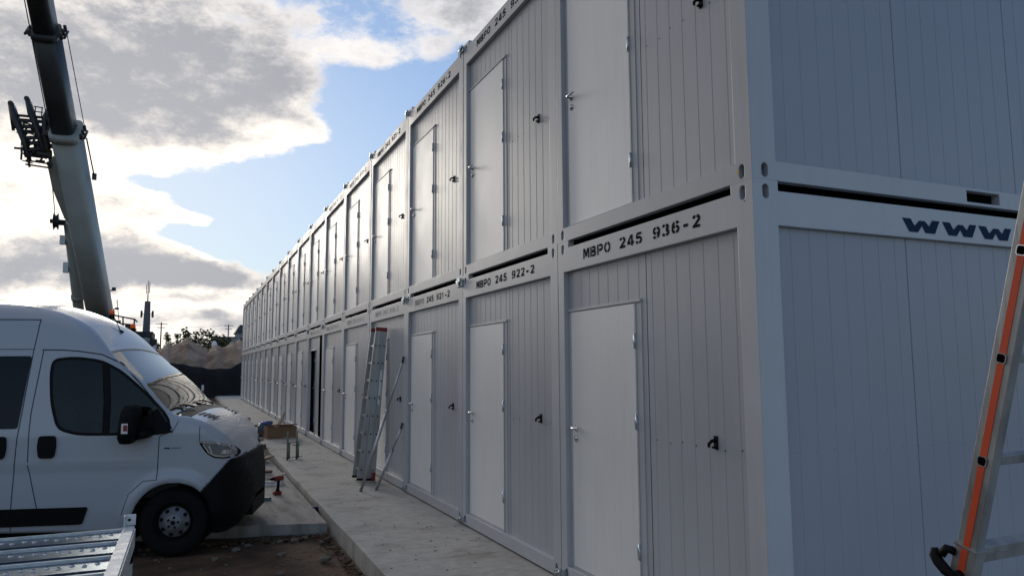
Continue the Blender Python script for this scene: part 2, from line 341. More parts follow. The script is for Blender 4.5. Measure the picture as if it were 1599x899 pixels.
def frame_plate(length, pl_, pr_, tf, pockets=(), hole_at=.086):
    C_ = .188
    outer = [(0, 0), (length, 0), (length, CH), (length-C_, CH), (length-C_, 2.76), (C_, 2.76), (C_, CH), (0, CH)]
    holes = [[(pr_, .117), (length-pl_, .117), (length-pl_, 2.557), (pr_, 2.557)]]
    for c in (hole_at, length-hole_at):
        for z in (.058, 2.752): holes.append(stadium(c, z, .048, .086))
    for a, b in pockets: holes.append([(a, .02), (b, .02), (b, .098), (a, .098)])
    return plate(outer, holes, .055, tf)
def ribs(bm, a0, a1, z0, z1, tf, pitch=.1437, joint=None, phase=.09, d=.0024):
    """profiled panel: flats with narrow vertical grooves"""
    cuts = []; a = a0 + phase
    while a < a1 - .02:
        cuts += [(a-.007, 0), (a-.003, d), (a+.003, d), (a+.007, 0)]; a += pitch
    prof = [(a0, 0)] + cuts + [(a1, 0)]
    for (p, dp), (q, dq) in zip(prof, prof[1:]):
        bm.faces.new([bm.verts.new(tf(*t)) for t in ((p, z0, dp), (q, z0, dq), (q, z1, dq), (p, z1, dp))])
front = lambda a, b, d: Vector((d, a, b))
side = lambda a, b, d: Vector((a, d, b))
def join(bm, me_bm):
    me = bpy.data.meshes.new('t'); me_bm.to_mesh(me); me_bm.free(); bm.from_mesh(me); bpy.data.meshes.remove(me)
def make_frame(with_side):
    bm = new(); join(bm, frame_plate(CW, .10, .14, front))
    if with_side:
        sb = frame_plate(CL, .188, .180, side, pockets=((1.842, 2.182), (3.873, 4.213)), hole_at=.095)
        for v in sb.verts:
            if v.co.x < .0552: v.co.x = .0552
        join(bm, sb)
        # pocket depth is only a black sheet, added further down
    # casting backs, rails running to the rear; painted black as shade behind the holes
    for y in (0, CW):
        s = 1 if y == 0 else -1
        y1 = y + s*.16; nf0 = len(bm.faces)
        box(bm, (.06, min(y + s*.058, y1), .005), (CL, max(y + s*.058, y1), .11)); box(bm, (.06, min(y+s*.058, y1), 2.6), (CL, max(y+s*.058, y1), 2.755))
        bm.faces.ensure_lookup_table()
        for f_ in bm.faces[nf0:]: f_.material_index = 1
    if with_side:
        nf0 = len(bm.faces); box(bm, (1.7, .0562, .01), (4.4, .0578, .108)); bm.faces.ensure_lookup_table()
        for f_ in bm.faces[nf0:]: f_.material_index = 1  # black sheet paints the shade inside the fork pockets
    return mesh('frame', bm, ['frame', 'dark'])
def dots(bm, pts, tf, mi, r=.006):
    for a, z in pts:
        bm.faces.new([bm.verts.new(tf(a + r*math.cos(t*PI/3), z + r*math.sin(t*PI/3), -.0015)) for t in range(6)]).material_index = mi
def make_end(seed=0, gap=False, full_dots=True):
    bm = new(); rn = random.Random(seed)
    f = lambda a, b, d: Vector((.048 + d, a, b))
    a0 = .80 if gap else .141
    ribs(bm, a0, 1.160, .118, 2.556, f, phase=.09 if not gap else .06)
    ribs(bm, 1.168, 2.337, 2.236, 2.556, f)
    ribs(bm, 1.168, 1.2275, .118, 2.2355, f, phase=1.)
    for fc in bm.faces: fc.material_index = 0
    if full_dots: dots(bm, [(.23 + .141*k + rn.uniform(-.01, .01), 1.25 + rn.uniform(-.012, .012)) for k in (0, 1, 3, 4, 5, 6) if a0 < .2], f, 1)
    dots(bm, [(.07, 2.70), ], front, 1, .005)
    # backing sheet a little behind
    b = new(); box(b, (.075, a0, .03), (.09, 1.2, 2.6)); box(b, (.0755, 1.2, 2.24), (.09, 2.42, 2.6))
    for fc in b.faces: fc.material_index = 2
    join(bm, b)
    return mesh('end_wall', bm, ['panel', 'black', 'dark'], recalc=False)
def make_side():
    bm = new(); f = lambda a, b, d: Vector((a, .036 + d, b))
    a = .181; edges = [.181, 1.268, 2.424, 3.58, 4.736, 5.866]
    for i, (p, q) in enumerate(zip(edges, edges[1:])):
        ribs(bm, p + (.0 if i == 0 else .006), q - .006 if i < 4 else q, .118, 2.556, f, phase=.118 if i == 0 else .129, d=.0026)
        if i < 4: [bm.faces.new([bm.verts.new(f(*t)) for t in ((x0_, .118, d0_), (x1_, .118, d1_), (x1_, 2.556, d1_), (x0_, 2.556, d0_))]) for x0_, x1_, d0_, d1_ in ((q-.006, q-.001, 0, .008), (q-.001, q+.001, .008, .008), (q+.001, q+.006, .008, 0))]
    for fc in bm.faces: fc.material_index = 0
    rn = random.Random(5)
    dots(bm, [(.27 + .1437*k + rn.uniform(-.015, .015), 1.25 + rn.uniform(-.008, .008)) for k in range(38)], f, 1, .0028)
    b = new(); box(b, (.15, .06, .03), (5.9, .075, 2.6))
    for fc in b.faces: fc.material_index = 2
    join(bm, b)
    return mesh('side_wall', bm, ['panel_shaded', 'letter', 'dark'], recalc=False)
def make_shell():
    bm = new(); box(bm, (.2, .10, .10), (CL, .16, 2.6)); box(bm, (.2, CW-.16, .10), (CL, CW-.10, 2.6)); box(bm, (CL-.06, .17, .1), (CL, CW-.17, 2.6)); return mesh('side_wall', bm, 'panel')
def make_floor():
    bm = new(); box(bm, (.06, .17, .012), (CL-.07, CW-.17, .105)); return mesh('floor', bm, 'dark')
def make_roof():
    bm = new(); box(bm, (.058, .12, 2.70), (CL-.01, CW-.12, 2.745)); box(bm, (.4, .6, 2.745), (CL-.4, .62, 2.757)); return mesh('roof', bm, 'frame')
def make_leaf():
    # hinge side at y=0, leaf extends to y=.955 ; x=0 is outer face
    bm = new(); box(bm, (0, .004, .0), (.045, .972, 2.074)); return mesh('door', bm, 'door')
def make_dframe():
    bm = new()
    box(bm, (.041, 1.228, .1185), (.070, 1.300, 2.213)); box(bm, (.041, 2.290, .1185), (.070, 2.3375, 2.213)); box(bm, (.030, 1.228, 2.214), (.070, 2.3375, 2.2355)); box(bm, (.03, 1.300, .1185), (.072, 2.290, .130))
    box(bm, (.034, 1.297, .1305), (.0405, 1.306, 2.2135)); return mesh('door_frame', bm, 'frame')
def make_handle():
    bm = new(); X = Matrix.Rotation(-PI/2, 4, 'Y')
    lathe(bm, [(.026, 0), (.026, .007), (.012, .009), (.010, .05)], 16, X); tube(bm, [(-.045, 0, 0), (-.052, -.012, 0), (-.054, -.05, 0), (-.052, -.125, 0)], .0095, 10)
    m2 = Matrix.Translation((0, 0, -.085)) @ X; lathe(bm, [(.026, 0), (.026, .008), (.010, .012), (.008, .018)], 16, m2)
    return mesh('handle', bm, 'chrome')
def make_hinge():
    bm = new(); tube(bm, [(0, 0, -.055), (0, 0, .055)], .010, 10); box(bm, (-.002, -.004, -.05), (.012, .024, .05)); return mesh('hinge', bm, 'zinc')
def make_catch():
    bm = new(); box(bm, (-.010, -.016, -.040), (0, .016, .040)); tube(bm, [(-.008, 0, .012), (-.035, .004, .010), (-.052, .010, -.008), (-.048, .012, -.026)], [.013, .011, .010, .009], 8); box(bm, (-.03, -.012, -.034), (-.010, .012, -.022)); return mesh('door_catch', bm, 'black')
FR0, FRN = make_frame(True), make_frame(False)
END0, ENDN, ENDG = make_end(1), make_end(2), make_end(3, gap=True)
SIDE0, SHELL, FLOOR, ROOF, LEAF, DFR, HND, HNG, CAT = make_side(), make_shell(), make_floor(), make_roof(), make_leaf(), make_dframe(), make_handle(), make_hinge(), make_catch()
# stencil lettering: bold glyphs from the built-in font, split by the stencil bridges
def arc(cx, cy, rx_, ry_, a0, a1, n=9): return [(cx + rx_*math.cos(rad(a0+(a1-a0)*k/n)), cy + ry_*math.sin(rad(a0+(a1-a0)*k/n))) for k in range(n+1)]
GL = {
 'M': [[(.11, 0), (.11, 1)], [(.89, 0), (.89, 1)], [(.24, 1.0), (.50, .18)], [(.76, 1.0), (.50, .18)]],
 'B': [[(.15, 0), (.15, 1)], [(.34, .91), (.62, .91)] + arc(.66, .735, .20, .175, 80, -80) + [(.34, .55)], [(.34, .46), (.66, .46)] + arc(.70, .27, .20, .18, 80, -80) + [(.34, .09)]],
 'P': [[(.15, 0), (.15, 1)], [(.34, .91), (.62, .91)] + arc(.66, .68, .22, .23, 85, -85) + [(.34, .44)]],
 'O': [arc(.5, .5, .38, .41, 100, 260, 14), arc(.5, .5, .38, .41, 80, -80, 14)],
 '2': [arc(.5, .70, .35, .21, 165, 100, 5), arc(.5, .70, .35, .21, 80, -30, 8) + [(.22, .10)], [(.10, .09), (.92, .09)]],
 '4': [[(.60, .96), (.14, .34)], [(.04, .27), (.54, .27)], [(.72, 0), (.72, 1)], [(.82, .27), (.98, .27)]],
 '5': [[(.22, .91), (.88, .91)], [(.24, .84), (.20, .52)], [(.2, .54)] + arc(.48, .32, .36, .24, 110, -80, 12), arc(.48, .32, .36, .24, -100, -160, 4)],
 '3': [arc(.46, .74, .34, .18, 165, 100, 4), arc(.46, .74, .34, .18, 80, -80, 8), arc(.46, .28, .38, .20, 80, -80, 8), arc(.46, .28, .38, .20, -100, -165, 4)],
 '9': [arc(.5, .67, .36, .24, 100, 260, 10), arc(.5, .67, .36, .24, 80, 0, 6) + [(.86, .5), (.80, .26), (.60, .09)], arc(.5, .67, .34, .24, -80, -40, 3), arc(.42, .28, .30, .19, -90, -160, 4)],
 '1': [[(.50, 0), (.50, 1)], [(.46, .95), (.20, .72)]], '7': [[(.08, .91), (.92, .91)], [(.86, .86), (.42, 0)]],
 '8': [arc(.5, .74, .30, .18, 100, 260, 8), arc(.5, .74, .30, .18, 80, -80, 8), arc(.5, .27, .36, .19, 100, 260, 8), arc(.5, .27, .36, .19, 80, -80, 8)],
 '-': [[(.1, .40), (.9, .40)]]}
GL['6'] = [[(1-x, 1-y) for x, y in st_] for st_ in GL['9']]
def glyph_text(txt, width, height, y0, z0, material):
    big = new(); adv = width/len(txt); T_ = height*.25
    for i, ch in enumerate(txt):
        if ch == ' ': continue
        w_ = adv*(.84 if ch != 'M' else .92); w_ = adv*.55 if ch == '-' else w_
        x0 = i*adv + (adv-w_)/2
        for si, st_ in enumerate(GL[ch]):
            P = [Vector((x0 + a*w_, b*height)) for a, b in st_]; prev = None
            for q, p in enumerate(P):
                d1 = (P[min(q+1, len(P)-1)] - p); d0 = (p - P[max(q-1, 0)])
                if d1.length < 1e-9: d1 = d0
                if d0.length < 1e-9: d0 = d1
                d = (d0.normalized() + d1.normalized()).normalized(); nn = Vector((-d.y, d.x))*T_/2
                c = [big.verts.new(Vector((-.0015 - .00012*si, y0 - v.x, z0 + min(height, max(0, v.y))))) for v in (p+nn, p-nn)]
                if prev: big.faces.new((prev[0], prev[1], c[1], c[0]))
                prev = c
    return mesh('lettering', big, material, recalc=False)
NUM = {('low', 0): ('MBPO 245 936-2', 'letter'), ('low', 1): ('MBPO 245 922-2', 'letter'), ('low', 2): ('MBPO 245 921-2', 'letter'), ('up', 1): ('MBPO 245 935-2', 'letter'), ('up', 2): ('MBPO 245 926-2', 'letter'), ('up', 3): ('MBPO 245 925-2', 'letter'), ('up', 4): ('MBPO 245 919-2', 'half'), ('low', 3): ('MBPO 245 918-2', 'faint'), ('low', 4): ('MBPO 245 916-2', 'faint'), ('low', 5): ('MBPO 245 914-2', 'faint'), ('low', 6): ('MBPO 245 913-2', 'faint'), ('up', 5): ('MBPO 245 917-2', 'faint')}
LAB = {('low', 0): 'light grey site cabin at the near corner, ground row, stencilled 936-2', ('up', 0): 'light grey site cabin at the near corner, upper row, cut off by the photo top',
       ('low', 1): 'light grey site cabin in the ground row stencilled 922-2', ('low', 2): 'light grey site cabin in the ground row stencilled 921-2', ('up', 1): 'light grey upper site cabin stacked directly above the 922-2 cabin', ('up', 2): 'light grey upper site cabin stencilled 926-2',
       ('up', 3): 'light grey upper site cabin stencilled 925-2', ('low', 3): 'ground row site cabin behind the leaning aluminium ladder', ('low', 6): 'ground row site cabin with its door ajar and a dark wall gap'}
first = {}
def put(me, name, par, loc=(0, 0, 0), rot=(0, 0, 0), label=None):
    o = bpy.data.objects.new(name, me); COL.objects.link(o); o.parent = par; o.location = loc; o.rotation_euler = rot
    if label: o['label'] = label
    return o
rnd = random.Random(11)
for row, z0 in (('low', 0.), ('up', CH)):
    for k in range(18):
        lab = LAB.get((row, k)) or f'light grey site cabin, {ORD[k]} from the near corner in the {"ground" if row == "low" else "upper"} row'
        r = empty('site_cabin', (rnd.uniform(-.004, .004) if k else 0, k*PITCH, z0), label=lab, cat='site cabin', group='site cabins stacked in two rows')
        put(FR0 if k == 0 else FRN, 'frame', r); put(ROOF, 'roof', r); put(FLOOR, 'floor', r)
        put(ENDG if (row, k) == ('low', 6) else (END0 if k == 0 else ENDN), 'end_wall', r)
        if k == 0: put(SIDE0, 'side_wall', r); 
        put(SHELL, 'side_wall', r)
        put(DFR, 'door_frame', r)
        ajar = (row, k) == ('low', 6)
        d = put(LEAF, 'door', r, (.036, 1.310, .1345), (0, 0, rad(-9) if ajar else 0), label='white door left ajar' if ajar else None)
        put(HND, 'handle', d, (0, .905, 1.115))
        for hz in (1.80, 1.22, .32): put(HNG, 'hinge', d, (-.006, -.004, hz))
        if not ajar: put(CAT, 'door_catch', r, (.048, .455, 1.285))
        if (row, k) in NUM:
            t_, m_ = NUM[row, k]; me = glyph_text(t_, 1.53, .082, 1.995, 2.624, m_)
            if t_.endswith('921-2'):
                me.materials.append(M['half']); 
                for p in me.polygons:
                    if p.center.y > 1.995 - 1.53*4/14: p.material_index = 1
            put(me, 'lettering', r)
        if (row, k) == ('low', 0):
            # slanted blue web address on the long side
            bm = new()
            Wp = [(0, 1), (.17, 1), (.37, .34), (.47, .82), (.40, 1), (.56, 1), (.74, .34), (.84, 1), (1.0, 1), (.86, 0), (.62, 0), (.52, .36), (.42, 0), (.18, 0)]
            Wp = [(0, 1), (.20, 1), (.36, .38), (.44, .62), (.38, 1 - .12), (.56, 1 - .12), (.70, .38), (.80, 1), (1.0, 1), (.86, 0), (.60, 0), (.52, .34), (.42, 0), (.18, 0)]
            for a0, a1 in ((1.206, 1.552), (1.578, 1.915), (1.936, 2.280)):
                w_ = a1 - a0; h_ = .086
                P = lambda s_, t_: Vector((a0 + s_*w_, -.002, 2.596 + t_*h_))
                for q in ([(0, 1), (.22, 1), (.40, 0), (.17, 0)], [(.40, 0), (.17, 0), (.45, .9), (.60, .9)], [(.45, .9), (.60, .9), (.86, 0), (.60, 0)], [(.60, 0), (.86, 0), (1., 1), (.80, 1)]):
                    bm.faces.new([bm.verts.new(P(s_, t_) + Vector((0, -.0003*qi_, 0))) for qi_, (s_, t_) in enumerate(q)])
            a0 = 2.312
            for cx, w_ in ((2.312, .05), ):
                bm.faces.new([bm.verts.new(Vector((x, -.002, z))) for x, z in ((cx, 2.596), (cx+w_, 2.596), (cx+w_-.01, 2.622), (cx-.01, 2.622))])
            put(mesh('lettering', bm, 'blue_letter', recalc=False), 'lettering', r, label='slanted blue letters www')
        if (row, k) == ('up', 0):
            bm = new(); box(bm, (-.001, .108, .052), (.0, .128, .072)); put(mesh('sticker', bm, 'yellow'), 'sticker', r)
# ------------------------------------------------------------ connectors between cabins
def make_conn(style):
    bm = new()
    if style == 'flat':      # clamp plate across two castings with its bolt and lug
        box(bm, (-.016, -.085, -.022), (-.004, .085, .022)); box(bm, (-.03, -.09, -.012), (-.006, -.05, .03)); box(bm, (-.03, .055, -.03), (-.006, .09, .012))
        X = Matrix.Translation((-.016, 0, 0)) @ Matrix.Rotation(-PI/2, 4, 'Y'); lathe(bm, [(.016, 0), (.016, .014), (.007, .014), (.007, .045)], 6, X)
        bar(bm, (-.02, -.02, -.03), (-.035, -.06, .045), .012)
    else:                    # two-plate clamp standing over the top corners
        box(bm, (-.022, -.07, -.05), (-.004, .07, .03)); box(bm, (-.05, -.06, .0), (-.022, -.028, .045)); box(bm, (-.045, .01, -.03), (-.022, .045, .05))
        tube(bm, [(-.03, -.1, .01), (-.03, .1, .01)], .010, 8); X = Matrix.Translation((-.03, 0, -.07)); lathe(bm, [(.014, 0), (.014, .03), (.007, .03), (.007, .09)], 6, X)
    return bm
me_f = mesh('cabin_connector', make_conn('flat'), 'zinc'); me_t = mesh('cabin_connector', make_conn('top'), 'zinc')
for k in range(1, 18):
    o = obj('cabin_connector', me_f); o.location = (0, k*PITCH - .005, .05); o.rotation_euler = (rad(-6), 0, 0)
    tag(o, f'zinc plated clamp at floor level joining the {ORD[k-1]} and {ORD[k]} ground cabins', 'connector', 'connectors between cabins')
for k in range(2, 18):
    o = obj('cabin_connector', me_t); o.location = (0, k*PITCH + .02, 2*CH - .03); o.scale = (.8, .8, .8)
    tag(o, f'zinc plated clamp on the roofline joining the {ORD[k-1]} and {ORD[k]} upper cabins', 'connector', 'connectors between cabins')
for k in (2, 3, 6, 7, 8, 9, 10, 11, 12, 13, 14):
    o = obj('cabin_connector', me_t); o.location = (0, k*PITCH + .04, CH - .065)
    tag(o, f'zinc plated clamp at mid height between the {ORD[k-1]} and {ORD[k]} cabins of both rows', 'connector', 'connectors between cabins')

# ============================================================ VAN
van = empty('white_van', (-3.02, 5.38, G), rad(90-104.5), label='white high roof panel van parked side on at left beside the concrete slab', cat='van')
def itp(x, P):
    if x <= P[0][0]: return P[0][1]
    for (a, u), (b, v) in zip(P, P[1:]):
        if x <= b: return u + (v-u)*(x-a)/(b-a)
    return P[-1][1]
TP = [(-4.95, 2.62), (-4.8, 2.70), (-2.5, 2.725), (-1.9, 2.715), (-1.55, 2.68), (-1.37, 2.64), (-1.19, 2.57), (-1.0, 2.46), (-.83, 2.29), (-.74, 2.18), (-.36, 1.84), (.0, 1.50), (.10, 1.485), (.18, 1.46), (.32, 1.41), (.45, 1.33), (.58, 1.21), (.64, 1.10), (.70, .98), (.75, .82), (.79, .68), (.805, .60)]
BP_ = [(-4.95, .34), (.2, .26), (.5, .22), (.62, .25), (.70, .30), (.76, .37), (.79, .44), (.805, .52)]
RP = [(-4.95, .2), (-1.5, .26), (-1.0, .22), (-.8, .13), (-.7, .07), (0, .06), (.15, .09), (.5, .12), (.7, .16), (.805, .05)]
CP = [(-4.95, .05), (-1.3, .06), (-.8, .05), (-.7, .045), (0, .045), (.3, .05), (.7, .03), (.805, .0)]
WF = [(-4.95, .06), (-4.85, .0), (.1, .0), (.25, .025), (.4, .07), (.5, .10), (.58, .15), (.65, .23), (.7, .31), (.75, .44), (.79, .63), (.805, .78)]
INZ = [(.2, .07), (.35, .03), (.5, .008), (.8, 0), (1.25, .0), (1.4, .018), (2.1, .115), (2.35, .165), (2.6, .24)]
_pc = {}
def itp(x, P):
    n = len(P)
    if x <= P[0][0]: return P[0][1]
    if x >= P[-1][0]: return P[-1][1]
    k = id(P)
    if k not in _pc:
        h = [P[i+1][0]-P[i][0] for i in range(n-1)]; d = [(P[i+1][1]-P[i][1])/h[i] for i in range(n-1)]; m = [d[0]] + [0.]*(n-2) + [d[-1]]
        for i in range(1, n-1):
            if d[i-1]*d[i] > 0: w1_, w2_ = 2*h[i]+h[i-1], h[i]+2*h[i-1]; m[i] = (w1_+w2_)/(w1_/d[i-1]+w2_/d[i])
        _pc[k] = (P, m)
    m = _pc[k][1]
    for i in range(n-1):
        if x <= P[i+1][0]:
            h = P[i+1][0]-P[i][0]; t = (x-P[i][0])/h
            return (2*t**3-3*t*t+1)*P[i][1] + (t**3-2*t*t+t)*h*m[i] + (-2*t**3+3*t*t)*P[i+1][1] + (t**3-t*t)*h*m[i+1]
def sm(x): x = max(0, min(1, x)); return x*x*(3-2*x)
HUBZ, HUBR = .355, .41
def inset(s, z):
    v = itp(z, INZ) + itp(s, WF)
    for hs in (0.0, -4.15):
        d = math.hypot(s-hs, z-HUBZ); v -= .028*math.exp(-((d-.455)/.06)**2)*sm((z-.3)/.15)
    v += .012*sm((1.0-z)/.03)*sm((-.1-s)/.3)
    v -= .010*math.exp(-((z-.96)/.035)**2)*sm((-.1-s)/.3)
    return v
N1, N2, N3 = 70, 8, 12
def ring(s):
    T, B, r, c = itp(s, TP), itp(s, BP_), itp(s, RP), itp(s, CP)
    ztop = T - c - r; pts = []
    for j in range(N1+1):
        z = B + (ztop-B)*j/N1; pts.append((inset(s, z), z))
    y0 = pts[-1][0]; rr = min(r*1.0, 1.0-y0)
    for j in range(1, N2+1):
        a = PI/2*j/N2; pts.append((y0 + rr*(1-math.cos(a)), ztop + r*math.sin(a)))
    y1 = pts[-1][0]
    for j in range(1, N3+1):
        t = j/N3; y = y1 + (1.02-y1)*t; pts.append((y, T - c*(1-t)**2))
    return pts
ss = [-4.95, -4.9, -4.8] + [-4.62 + .035*i for i in range(28)] + [-3.6 + .2*i for i in range(9)] + [-1.86 + .03*i for i in range(74)]
ss = [s for s in ss if s < .36] + [.37 + .0155*i for i in range(29)]
ss = sorted(set(round(min(s, .805), 4) for s in ss))
bm = new(); VG = {}
def V3(s, y, z, left): return Vector((s, -y if not left else -(2.04-y), z))   # local x forward, right side at y=0, inside towards +y ... mirrored below
def P3(s, y, z, left=False):
    if s > .2: s = .2 + (s-.2)*.80
    return Vector((s, (y if not left else 2.04 - y), z))
rings = {i: ring(s) for i, s in enumerate(ss)}
NR = N1+N2+N3
for i, s in enumerate(ss):
    for j, (y, z) in enumerate(rings[i]):
        VG[i, j, 0] = bm.verts.new(P3(s, y, z)); VG[i, j, 1] = VG[i, j, 0] if j == NR else bm.verts.new(P3(s, y, z, True))
FI = {}
for i in range(len(ss)-1):
    for j in range(NR):
        for h in (0, 1):
            q = (VG[i, j, h], VG[i+1, j, h], VG[i+1, j+1, h], VG[i, j+1, h])
            f = bm.faces.new(q if h == 0 else q[::-1]); f.smooth = True; FI[f] = (i, j, h)
last = len(ss)-1
bm.faces.new([VG[last, j, 0] for j in range(NR+1)] + [VG[last, j, 1] for j in range(NR-1, -1, -1)])
bm.faces.new([VG[0, j, 1] for j in range(NR+1)] + [VG[0, j, 0] for j in range(NR-1, -1, -1)])
# polygon cutting with boundary snapping on the side surface
def inpoly(p, poly):
    c = False; n = len(poly)
    for i in range(n):
        (x1, y1), (x2, y2) = poly[i], poly[(i+1) % n]
        if (y1 > p[1]) != (y2 > p[1]) and p[0] < (x2-x1)*(p[1]-y1)/(y2-y1)+x1: c = not c
    return c
def near(p, poly):
    best = None; n = len(poly)
    for i in range(n):
        a = Vector(poly[i]); b = Vector(poly[(i+1) % n]); ab = b-a; t = max(0, min(1, (Vector(p)-a).dot(ab)/max(ab.length_squared, 1e-9))); q = a+ab*t; d = (q-Vector(p)).length
        if best is None or d < best[0]: best = (d, q)
    return best[1]
def roundpoly(pts, r=.05, n=5):
    out = []; m = len(pts)
    for i in range(m):
        p = Vector(pts[i]); a = Vector(pts[i-1]); b = Vector(pts[(i+1) % m]); da = (a-p); db = (b-p); q = min(r, da.length*.45, db.length*.45)
        A = p + da.normalized()*q; B = p + db.normalized()*q
        for k in range(n+1):
            t = k/n; c = A*(1-t)**2 + p*2*t*(1-t) + B*t*t; out.append((c.x, c.y))
    return out
def smoothpoly(pts, n=6, k=2):
    """Chaikin corner rounding"""
    for _ in range(k):
        o = []
        for i in range(len(pts)):
            a, b = pts[i], pts[(i+1) % len(pts)]; o += [(a[0]*.82+b[0]*.18, a[1]*.82+b[1]*.18), (a[0]*.18+b[0]*.82, a[1]*.18+b[1]*.82)]
        pts = o
    return pts
WIN = smoothpoly([(-1.265, 2.045), (-1.04, 2.065), (-.80, 2.03), (-.60, 1.925), (-.38, 1.74), (-.10, 1.46), (-.05, 1.275), (-.60, 1.275), (-.95, 1.28), (-1.15, 1.34), (-1.235, 1.60), (-1.275, 1.9)])
ARCH = [(HUBR*math.cos(a*PI/24), HUBZ + HUBR*math.sin(a*PI/24)) for a in range(-3, 28)]
ARCH = [(.395, -.3)] + [(x, z) for x, z in ARCH] + [(-.395, -.3)]
ARCHR = [(x-4.15, z) for x, z in ARCH]
kill = set(); vert_done = {}
for poly in (WIN, ARCH, ARCHR):
    for h in (0, 1):
        inside = set()
        for (i, j, hh), v in VG.items():
            if hh == h and j <= N1 and inpoly((ss[i], rings[i][j][1]), poly): inside.add((i, j))
        faces = [f for f, (i, j, hh) in FI.items() if hh == h and j < N1 and all(t in inside for t in ((i, j), (i+1, j), (i+1, j+1), (i, j+1)))]
        part = [f for f, (i, j, hh) in FI.items() if hh == h and j < N1 and f not in faces and sum(t in inside for t in ((i, j), (i+1, j), (i+1, j+1), (i, j+1))) >= 3]
        allk = set(faces) | set(part); kill |= allk
        bv = set()
        for f in allk:
            i, j, hh = FI[f]
            for t in ((i, j), (i+1, j), (i+1, j+1), (i, j+1)): bv.add(t)
        for (i, j) in bv:
            v = VG[i, j, h]
            if all((f in allk) for f in v.link_faces): continue
            q = near((ss[i], v.co.z), poly); v.co = P3(q.x, inset(q.x, q.y), q.y, h == 1)
# windscreen faces
ws_f = [f for f, (i, j, h) in FI.items() if j >= N1+N2-1 and -.735 < (ss[i]+ss[i+1])/2 < .0]
wsb = new(); vm = {}
for f in ws_f:
    nf = wsb.faces.new([vm.setdefault(v, wsb.verts.new(v.co)) if v in vm else vm.setdefault(v, wsb.verts.new(v.co)) for v in f.verts]); nf.smooth = True
kill |= set(ws_f)
bmesh.ops.delete(bm, geom=list(kill), context='FACES')
# bumper: everything forward of a slanted cut
geom = lambda: bm.verts[:] + bm.edges[:] + bm.faces[:]
for co, no in (((.5, 0, .975), (-.06, 0, 1)), ((.295, 0, .695), (.286, 0, -.236))):
    reg = [f for f in bm.faces if f.calc_center_median().x > .2 and f.calc_center_median().z < 1.15]
    es = set(e for f in reg for e in f.edges); vs = set(v for f in reg for v in f.verts)
    bmesh.ops.bisect_plane(bm, geom=list(vs)+list(es)+reg, plane_co=co, plane_no=no)
bump_f = []
for f in bm.faces:
    c = f.calc_center_median()
    if c.x > .2 and c.z < .975 + .06*(c.x-.5) and (.286*(c.x-.295) - .236*(c.z-.695)) > 0: bump_f.append(f)
bb = new(); vm = {}
for f in bump_f:
    vs = []
    for v in f.verts:
        if v not in vm: vm[v] = bb.verts.new(v.co)
        vs.append(vm[v])
    nf = bb.faces.new(vs); nf.smooth = len(vs) < 6
bmesh.ops.delete(bm, geom=bump_f, context='FACES')
body = obj('body', bm, 'van', van)
sol = body.modifiers.new('s', 'SOLIDIFY'); sol.thickness = .02; sol.offset = -1
bump = obj('bumper', bb, 'black', van); sol = bump.modifiers.new('s', 'SOLIDIFY'); sol.thickness = .03; sol.offset = .35
obj('windscreen', wsb, 'wglass', van)
# patches laid on the side surface
def inset_full(s, z):
    T, r, c = itp(s, TP), itp(s, RP), itp(s, CP); zt_ = T - c - r
    if z <= zt_: return inset(s, z)
    y0 = inset(s, zt_); k = min(1, (z-zt_)/max(r, 1e-4)); return y0 + min(r, 1-y0)*(1-math.sqrt(max(0, 1-k*k)))
def side_pt(s, z, off, left=False): return P3(s, inset_full(s, z) - off, z, left)
def patch(bm2, poly, off=.004, left=False, step=.03, mi=0, thick=0):
    """fill polygon on a fine grid, boundary follows the polygon"""
    t = new(); vs = [t.verts.new((a, b, 0)) for a, b in poly]; t.faces.new(vs)
    bmesh.ops.recalc_face_normals(t, faces=t.faces)
    x0 = min(p[0] for p in poly); x1 = max(p[0] for p in poly); y0 = min(p[1] for p in poly); y1 = max(p[1] for p in poly)
    for k in range(1, int((x1-x0)/step)+1): bmesh.ops.bisect_plane(t, geom=t.verts[:]+t.edges[:]+t.faces[:], plane_co=(x0+k*step, 0, 0), plane_no=(1, 0, 0))
    for k in range(1, int((y1-y0)/step)+1): bmesh.ops.bisect_plane(t, geom=t.verts[:]+t.edges[:]+t.faces[:], plane_co=(0, y0+k*step, 0), plane_no=(0, 1, 0))
    if thick:
        r = bmesh.ops.extrude_face_region(t, geom=t.faces[:])
        top = [v for v in r['geom'] if isinstance(v, bmesh.types.BMVert)]
        for v in top: v.co.z = thick
    for v in t.verts: v.co = side_pt(v.co.x, v.co.y, off + v.co.z, left)
    for f in t.faces: f.material_index = mi; f.smooth = not thick
    join(bm2, t)
def strip(bm2, pts, w, off=.003, left=False, sub=10, closed=False):
    P = [Vector(p) for p in pts]; 
    if closed: P.append(P[0])
    Q = []
    for a, b in zip(P, P[1:]):
        n = max(1, int((b-a).length/.03)); Q += [a.lerp(b, k/n) for k in range(n)]
    Q.append(P[-1]); prev = None; n = len(Q)
    for i, p in enumerate(Q):
        a_ = Q[i-1] if i else (Q[-2] if closed else Q[0]); b_ = Q[i+1] if i < n-1 else (Q[1] if closed else Q[-1])
        d = (b_-a_).normalized(); nn = Vector((-d.y, d.x))*w/2
        c = (bm2.verts.new(side_pt(*(p+nn), off, left)), bm2.verts.new(side_pt(*(p-nn), off, left)))
        if prev: bm2.faces.new((prev[0], prev[1], c[1], c[0]))
        prev = c
